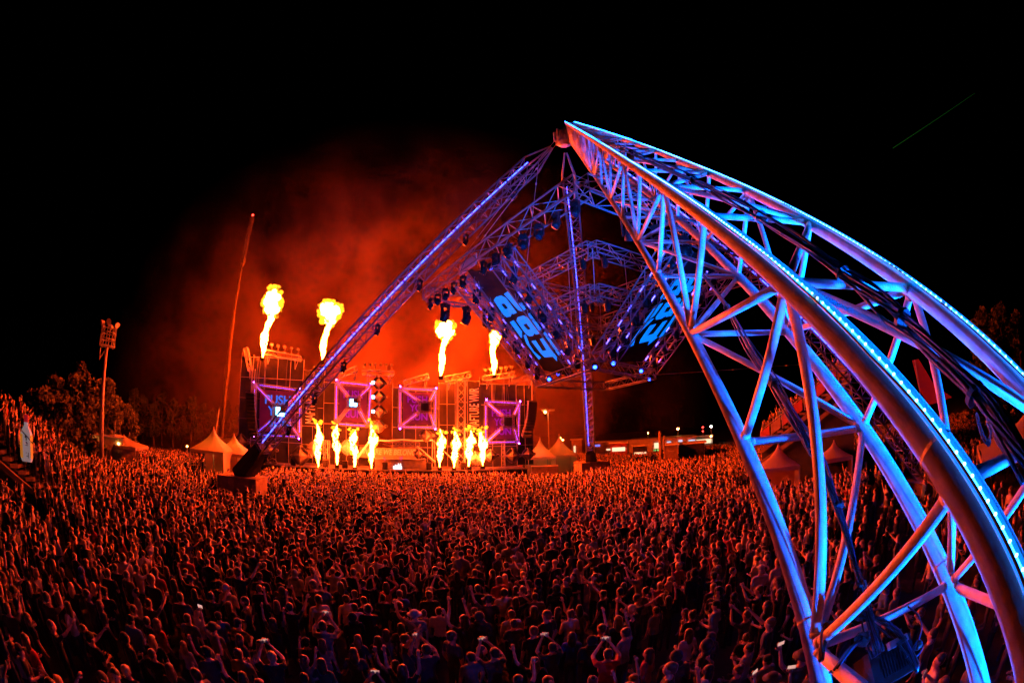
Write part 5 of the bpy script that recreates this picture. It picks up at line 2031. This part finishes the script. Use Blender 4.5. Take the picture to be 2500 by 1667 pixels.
HAIR_WORD = {'short': 'short-haired', 'long': 'long-haired', 'bun': 'bun-haired', 'curly': 'curly-haired', 'cap': 'capped', 'hood': 'hooded', 'hat': 'hatted'}
POSE_WORD = ['arms down', 'one arm bent', 'arms folded', 'one fist raised', 'both arms raised', 'filming with both hands', 'one hand up', 'hands at chest', 'hands in front',
             'one arm pointing ahead', 'hand on head', 'one arm bent', 'one arm raised high']
def zone(q):
    px, py = project((q[0], q[1], 1.6))
    zx = ['below the bottle', 'below the mast', 'below the leg foot', 'below the booth', 'below the far leg', 'beside near leg', 'through near leg'][sum(px > c for c in (200, 480, 800, 1250, 1600, 1830))]
    zy = ['bottom row', 'second row', 'third row', 'fourth row', 'fifth row', 'sixth row'][sum(q[8] > c for c in (7.2, 8.4, 9.6, 10.8, 12.0))]
    return zx + ', ' + zy


for q in near:
    lab = HAIR_WORD[VARIANTS[q[5]][3]] + ' person, ' + SHIRT_WORD[q[6]].split(' ', 1)[1] + ', ' + POSE_WORD[q[5]] + ', ' + zone(q)
    build_person(q, lab, 'people in the near crowd')
for q in spec_people:
    build_person(q, q[9], 'people in the near crowd')

# phones held up
phone_n = 0
phone_me = MB().box((0, 0, 0), 0.150, 0.010, 0.076).mesh('phone', 'black_metal')
screen_me = MB().box((0, -0.0065, 0), 0.138, 0.003, 0.066).mesh('screen', 'phone_screen')
for q in near + spec_people:
    if q[5] in (5, 12) and phone_n < 14:
        if q[5] == 5:
            l = V((0.0, 0.43, 1.76))
        else:
            l = V((-0.40, 0.16, 1.98))
        R = Matrix.Rotation(q[3], 3, 'Z')
        p = V((q[0], q[1], q[2])) + R @ (l * q[4])
        t = new_obj('phone', phone_me)
        t.location = p
        t.rotation_euler = (0, 0, q[3])
        tag(t, 'lit phone held up by the ' + SHIRT_WORD[q[6]].split(' ', 1)[1] + ' person ' + zone(q), 'phone', 'phones held up in the near crowd')
        s_ = bpy.data.objects.new('screen', screen_me)
        col.objects.link(s_)
        s_.parent = t
        phone_n += 1

# the rest of the crowd: one mass
CM = ['skin_light', 'trousers_dark', 'hair_dark', 'hair_brown', 'hair_blond'] + ['shirt_' + k for k in shirt_names]
vs_all, tr_all, mi_all, off = [], [], [], 0
for q in far:
    x, y, z, rz, sc, v, sh, hr, _ = q
    vv, tt, mm = LOD[v]
    c, s = math.cos(rz), math.sin(rz)
    R = np.array([[c, -s, 0], [s, c, 0], [0, 0, 1]]) * sc
    vs_all.append(vv @ R.T + np.array([x, y, z]))
    tr_all.append(tt + off)
    off += len(vv)
    lut = np.array([0, 5 + shirt_names.index(sh), 1, 2 + hair_names.index(hr)])
    mi_all.append(lut[mm])
vs_all, tr_all, mi_all = np.concatenate(vs_all), np.concatenate(tr_all), np.concatenate(mi_all)
me = bpy.data.meshes.new('crowd')
me.vertices.add(len(vs_all))
me.vertices.foreach_set('co', vs_all.astype(np.float32).ravel())
me.loops.add(len(tr_all) * 3)
me.loops.foreach_set('vertex_index', tr_all.astype(np.int32).ravel())
me.polygons.add(len(tr_all))
me.polygons.foreach_set('loop_start', np.arange(len(tr_all), dtype=np.int32) * 3)
for m in CM:
    me.materials.append(MATS[m])
me.polygons.foreach_set('material_index', mi_all.astype(np.int32))
me.polygons.foreach_set('use_smooth', np.ones(len(tr_all), dtype=bool))
me.update(calc_edges=True)
crowd = new_obj('crowd', me)
tag(crowd, 'packed festival crowd reaching to the stage and the far edges of the field', 'crowd', kind='stuff')
print('PEOPLE', len(near), len(far), 'tris', len(tr_all))

# ================================================================== cables on the near leg
def cable_bundle(pts, n, spread, r, label, m='cable_rubber', seed=0):
    random.seed(seed)
    t = thing('cable_bundle', label, 'cable', tuple(pts[-1]))
    for k in range(n):
        ph = random.uniform(0, 6.28)
        a = random.uniform(0, 6.28)
        rr = spread * math.sqrt(random.random())
        fine = []
        for i in range(len(pts) - 1):
            for j in range(4):
                f = (i + j / 4)
                p0, p1 = pts[i], pts[i + 1]
                pm = pts[i - 1] if i > 0 else p0
                pn = pts[i + 2] if i + 2 < len(pts) else p1
                u = j / 4
                p = 0.5 * ((2 * p0) + (p1 - pm) * u + (2 * pm - 5 * p0 + 4 * p1 - pn) * u * u + (3 * p0 - pm - 3 * p1 + pn) * u ** 3)
                loose = 1 + 0.6 * math.sin(f * 1.7 + ph)
                fine.append(p + E1 * (math.cos(a + f * .35) * rr * loose) + E2 * (math.sin(a + f * .35) * rr * loose))
        fine.append(pts[-1])
        mb = MB()
        mb.path(fine, r * random.uniform(.75, 1.2), 6)
        mb.build('cable', m if k % 4 else 'cable_blue_rubber', t, True)
    for i in range(2, len(pts) - 1, 2):
        d = (pts[i + 1] - pts[i]).normalized()
        MB().tube(pts[i] - d * 0.015, pts[i] + d * 0.015, spread * 1.3, n=10).build('cable_tie', 'black_metal', t)


topn = (unit['A'].cross(E1)).normalized()
if topn.dot(E2) < 0:
    topn = -topn
tp0 = NEAR['A'] + topn * 0.10
pts = [at_plane(x, y, tp0, topn) for x, y in ((2520, 1150), (2440, 1040), (2380, 962), (2278, 852), (2203, 778), (2145, 732), (2059, 668), (1973, 602), (1858, 530), (1770, 480), (1695, 441), (1620, 408), (1540, 372), (1470, 338))]
cable_bundle(pts, 9, 0.05, 0.011, 'thick bundle of black cables lying along the top of the near leg', seed=4)
bn = (unit['C'].cross(E1)).normalized()
if bn.dot(E2) < 0:
    bn = -bn
bp0 = NEAR['C'] + bn * 0.16
pts = [at_plane(x, y, bp0, bn) for x, y in ((2140, 1600), (2122, 1520), (2100, 1430), (2074, 1330), (2046, 1235), (2018, 1160), (1985, 1100), (1950, 1035), (1890, 935), (1830, 850), (1775, 750), (1742, 705), (1705, 660))]
cable_bundle(pts, 8, 0.035, 0.009, 'bundle of cables sagging inside the near leg over the crowd', seed=5)
pts = [at_plane(x, y, bp0, bn) for x, y in ((2010, 1610), (2012, 1570), (2024, 1530), (2060, 1505), (2100, 1500), (2150, 1520), (2200, 1565), (2240, 1640))]
cable_bundle(pts, 4, 0.03, 0.009, 'loop of black cables at the foot of the near leg', seed=6)
pts = [at_plane(x, y, bp0, bn) for x, y in ((2216, 1480), (2240, 1500), (2250, 1530), (2243, 1560), (2230, 1590), (2238, 1600), (2250, 1585), (2252, 1568), (2240, 1562), (2228, 1585), (2212, 1605))]
cable_bundle(pts, 1, 0.001, 0.008, 'single thin cable curling off the low cross tube of the near leg', seed=7)
pts = [at_plane(x, y, bp0, bn) for x, y in ((2030, 1640), (2070, 1590), (2105, 1560), (2120, 1540))]
cable_bundle(pts, 5, 0.04, 0.009, 'short cables tied round the lowest cross tube of the near leg', seed=8)
pts = [at_plane(x, y, tp0 - topn * 0.3, topn) for x, y in ((2385, 1010), (2400, 1060), (2414, 1080), (2420, 1055), (2412, 1030), (2440, 1080), (2500, 1180))]
cable_bundle(pts, 2, 0.012, 0.008, 'loose cable loop hanging below the top chord tubes', seed=9)

# dimmer box and blue flood lamps at the foot of the near leg
fb = (on('C', 0.6) + on('D', 0.6)) / 2 - E2 * 0.35
t = thing('power_box', 'black power distribution box with cables at the foot of the near leg', 'electrical box', tuple(at_d(2160, 1610, 2.9)))
pb = at_d(2165, 1625, 2.9)
MB().box(pb, 0.36, 0.26, 0.16, E1, unit['C'], E2).build('case', 'black_metal', t)
for k in range(10):
    MB().box(pb + E1 * (-0.10 + 0.022 * k) + E2 * 0.083, 0.008, 0.16, 0.012, E1, unit['C'], E2).build('fin', 'black_metal', t)
MB().box(pb + E1 * 0.02 + E2 * 0.13 + unit['C'] * 0.10, 0.16, 0.05, 0.03, E1, unit['C'], E2).build('bracket', 'aluminium', t)
MB().box(pb + E1 * 0.05 + E2 * 0.13 + unit['C'] * 0.17, 0.06, 0.012, 0.012, E1, unit['C'], E2).build('cable_label', 'print_green', t)
MB().ell(pb + E1 * 0.16 + E2 * 0.14, 0.03, 0.03, 0.03, 8, 6).build('connector', 'vinyl_red', t)
# paper sticker on the low cross tube
nodes_px = at_plane(2185, 1510, bp0 - bn * 0.1, bn)

PLAT = NEAR['C'].z - 0.5


def flood(p, aim, label, power, size, spot=rad(100), colr=(0.0, 0.105, 1.0)):
    t = thing('led_flood', label, 'lamp', tuple(p))
    d = (V(aim) - V(p)).normalized()
    a, b, _ = basis(d)
    MB().box(V(p) - d * 0.10, 0.36, 0.26, 0.16, a, b, d).build('housing', 'black_metal', t)
    MB().box(V(p) - d * 0.012, 0.32, 0.22, 0.01, a, b, d).build('lens', 'lamp_blue', t)
    MB().tube(V(p) - d * 0.1 - a * 0.2, V(p) - d * 0.1 - a * 0.2 - UZ * 0.25, 0.015, n=5).build('bracket', 'black_metal', t)
    MB().tube(V(p) - d * 0.1 + a * 0.2, V(p) - d * 0.1 + a * 0.2 - UZ * 0.25, 0.015, n=5).build('bracket', 'black_metal', t)
    ld = bpy.data.lights.new('led_light', 'SPOT')
    ld.energy = power
    ld.color = colr
    ld.spot_size = spot
    ld.spot_blend = 0.6
    ld.shadow_soft_size = size
    lo = bpy.data.objects.new('led_light', ld)
    col.objects.link(lo)
    lo.location = V(p) + d * 0.03
    lo.rotation_euler = d.to_track_quat('-Z', 'Y').to_euler()
    attach(lo, t)


flood(on('D', -1.4) + E1 * 2.2 + E2 * 0.2, on('A', 8.0), 'blue LED flood on a bracket below and beyond the near leg foot', 23000, 0.10, rad(60))
flood(on('D', 0.4) + E1 * 2.2 - E2 * 0.3, on('B', 16.0), 'second blue LED flood lower down beside the near leg foot', 24000, 0.10, rad(42))

flood(on('C', 1.2) - E2 * 0.8 + E1 * 0.3, V((-2.5, 10.0, 1.0)), 'unseen blue flood added under the near leg foot to tint the crowd', 130, 0.08, rad(75))  # extra lamp out of view, added to tint the nearest backs violet

# green laser beam in the upper sky
lb = MB()
p, q = at_d(2180, 362, 60), at_d(2380, 228, 70)
lb.tube(p, q, 0.05, 0.015, n=5)
m = mat('laser_green', (0, 0, 0), 0.5, emit=(0.02, 0.35, 0.03), strength=0.09)
tag(lb.build('laser_beam', 'laser_green'), 'faint green laser beam crossing the dark sky', 'laser beam')

# ================================================================== smoke over the stage, its colour tinted red for a deeper fire glow


def volume_box(name, lo, hi, kind, label, density, color, noise=None, aniso=0.0):
    c, s_ = (V(lo) + V(hi)) / 2, V(hi) - V(lo)
    o = MB().box(c, s_.x, s_.y, s_.z).build(name, [])
    m = bpy.data.materials.new(name)
    m.use_nodes = True
    nt = m.node_tree
    nt.nodes.remove(nt.nodes['Principled BSDF'])
    pv = nt.nodes.new('ShaderNodeVolumePrincipled')
    pv.inputs['Color'].default_value = (*color, 1)
    pv.inputs['Density'].default_value = density
    pv.inputs['Anisotropy'].default_value = aniso
    nt.links.new(pv.outputs[0], nt.nodes['Material Output'].inputs['Volume'])
    if noise:
        tc = nt.nodes.new('ShaderNodeTexCoord')
        nz = nt.nodes.new('ShaderNodeTexNoise')
        nz.inputs['Scale'].default_value = noise[0]
        nz.inputs['Detail'].default_value = 3
        nz.inputs['Distortion'].default_value = 0.6
        nt.links.new(tc.outputs['Object'], nz.inputs['Vector'])
        mr = nt.nodes.new('ShaderNodeMapRange')
        mr.inputs['From Min'].default_value = noise[1]
        mr.inputs['From Max'].default_value = noise[2]
        mr.inputs['To Min'].default_value = 0.0
        mr.inputs['To Max'].default_value = 1.0
        nt.links.new(nz.outputs['Fac'], mr.inputs['Value'])
        # fade toward the edges of the cloud
        sx = nt.nodes.new('ShaderNodeVectorMath')
        sx.operation = 'SUBTRACT'
        sx.inputs[1].default_value = noise[3]
        nt.links.new(tc.outputs['Object'], sx.inputs[0])
        dv = nt.nodes.new('ShaderNodeVectorMath')
        dv.operation = 'DIVIDE'
        dv.inputs[1].default_value = noise[4]
        nt.links.new(sx.outputs[0], dv.inputs[0])
        ln = nt.nodes.new('ShaderNodeVectorMath')
        ln.operation = 'LENGTH'
        nt.links.new(dv.outputs[0], ln.inputs[0])
        fd = nt.nodes.new('ShaderNodeMapRange')
        fd.inputs['From Min'].default_value = 1.0
        fd.inputs['From Max'].default_value = 0.25
        nt.links.new(ln.outputs['Value'], fd.inputs['Value'])
        mu = nt.nodes.new('ShaderNodeMath')
        mu.operation = 'MULTIPLY'
        nt.links.new(mr.outputs[0], mu.inputs[0])
        sq = nt.nodes.new('ShaderNodeMath')
        sq.operation = 'POWER'
        sq.inputs[1].default_value = 1.7
        nt.links.new(fd.outputs[0], sq.inputs[0])
        nt.links.new(sq.outputs[0], mu.inputs[1])
        mu2 = nt.nodes.new('ShaderNodeMath')
        mu2.operation = 'MULTIPLY'
        mu2.inputs[1].default_value = density
        nt.links.new(mu.outputs[0], mu2.inputs[0])
        nt.links.new(mu2.outputs[0], pv.inputs['Density'])
    o.data.materials.append(m)
    tag(o, label, name, kind=kind)
    return o


sc_ = SL(2, 7, 11)
sm = volume_box('smoke', (sc_.x - 84, sc_.y - 14, 0.3), (sc_.x + 62, sc_.y + 54, 70), 'stuff', 'billowing red-tinted smoke lit orange above and behind the stage', 0.070, (0.95, 0.56, 0.46),
                (0.075, 0.40, 0.70, (sc_.x - 16, sc_.y + 23, 14), (66, 28, 55)), 0.0)
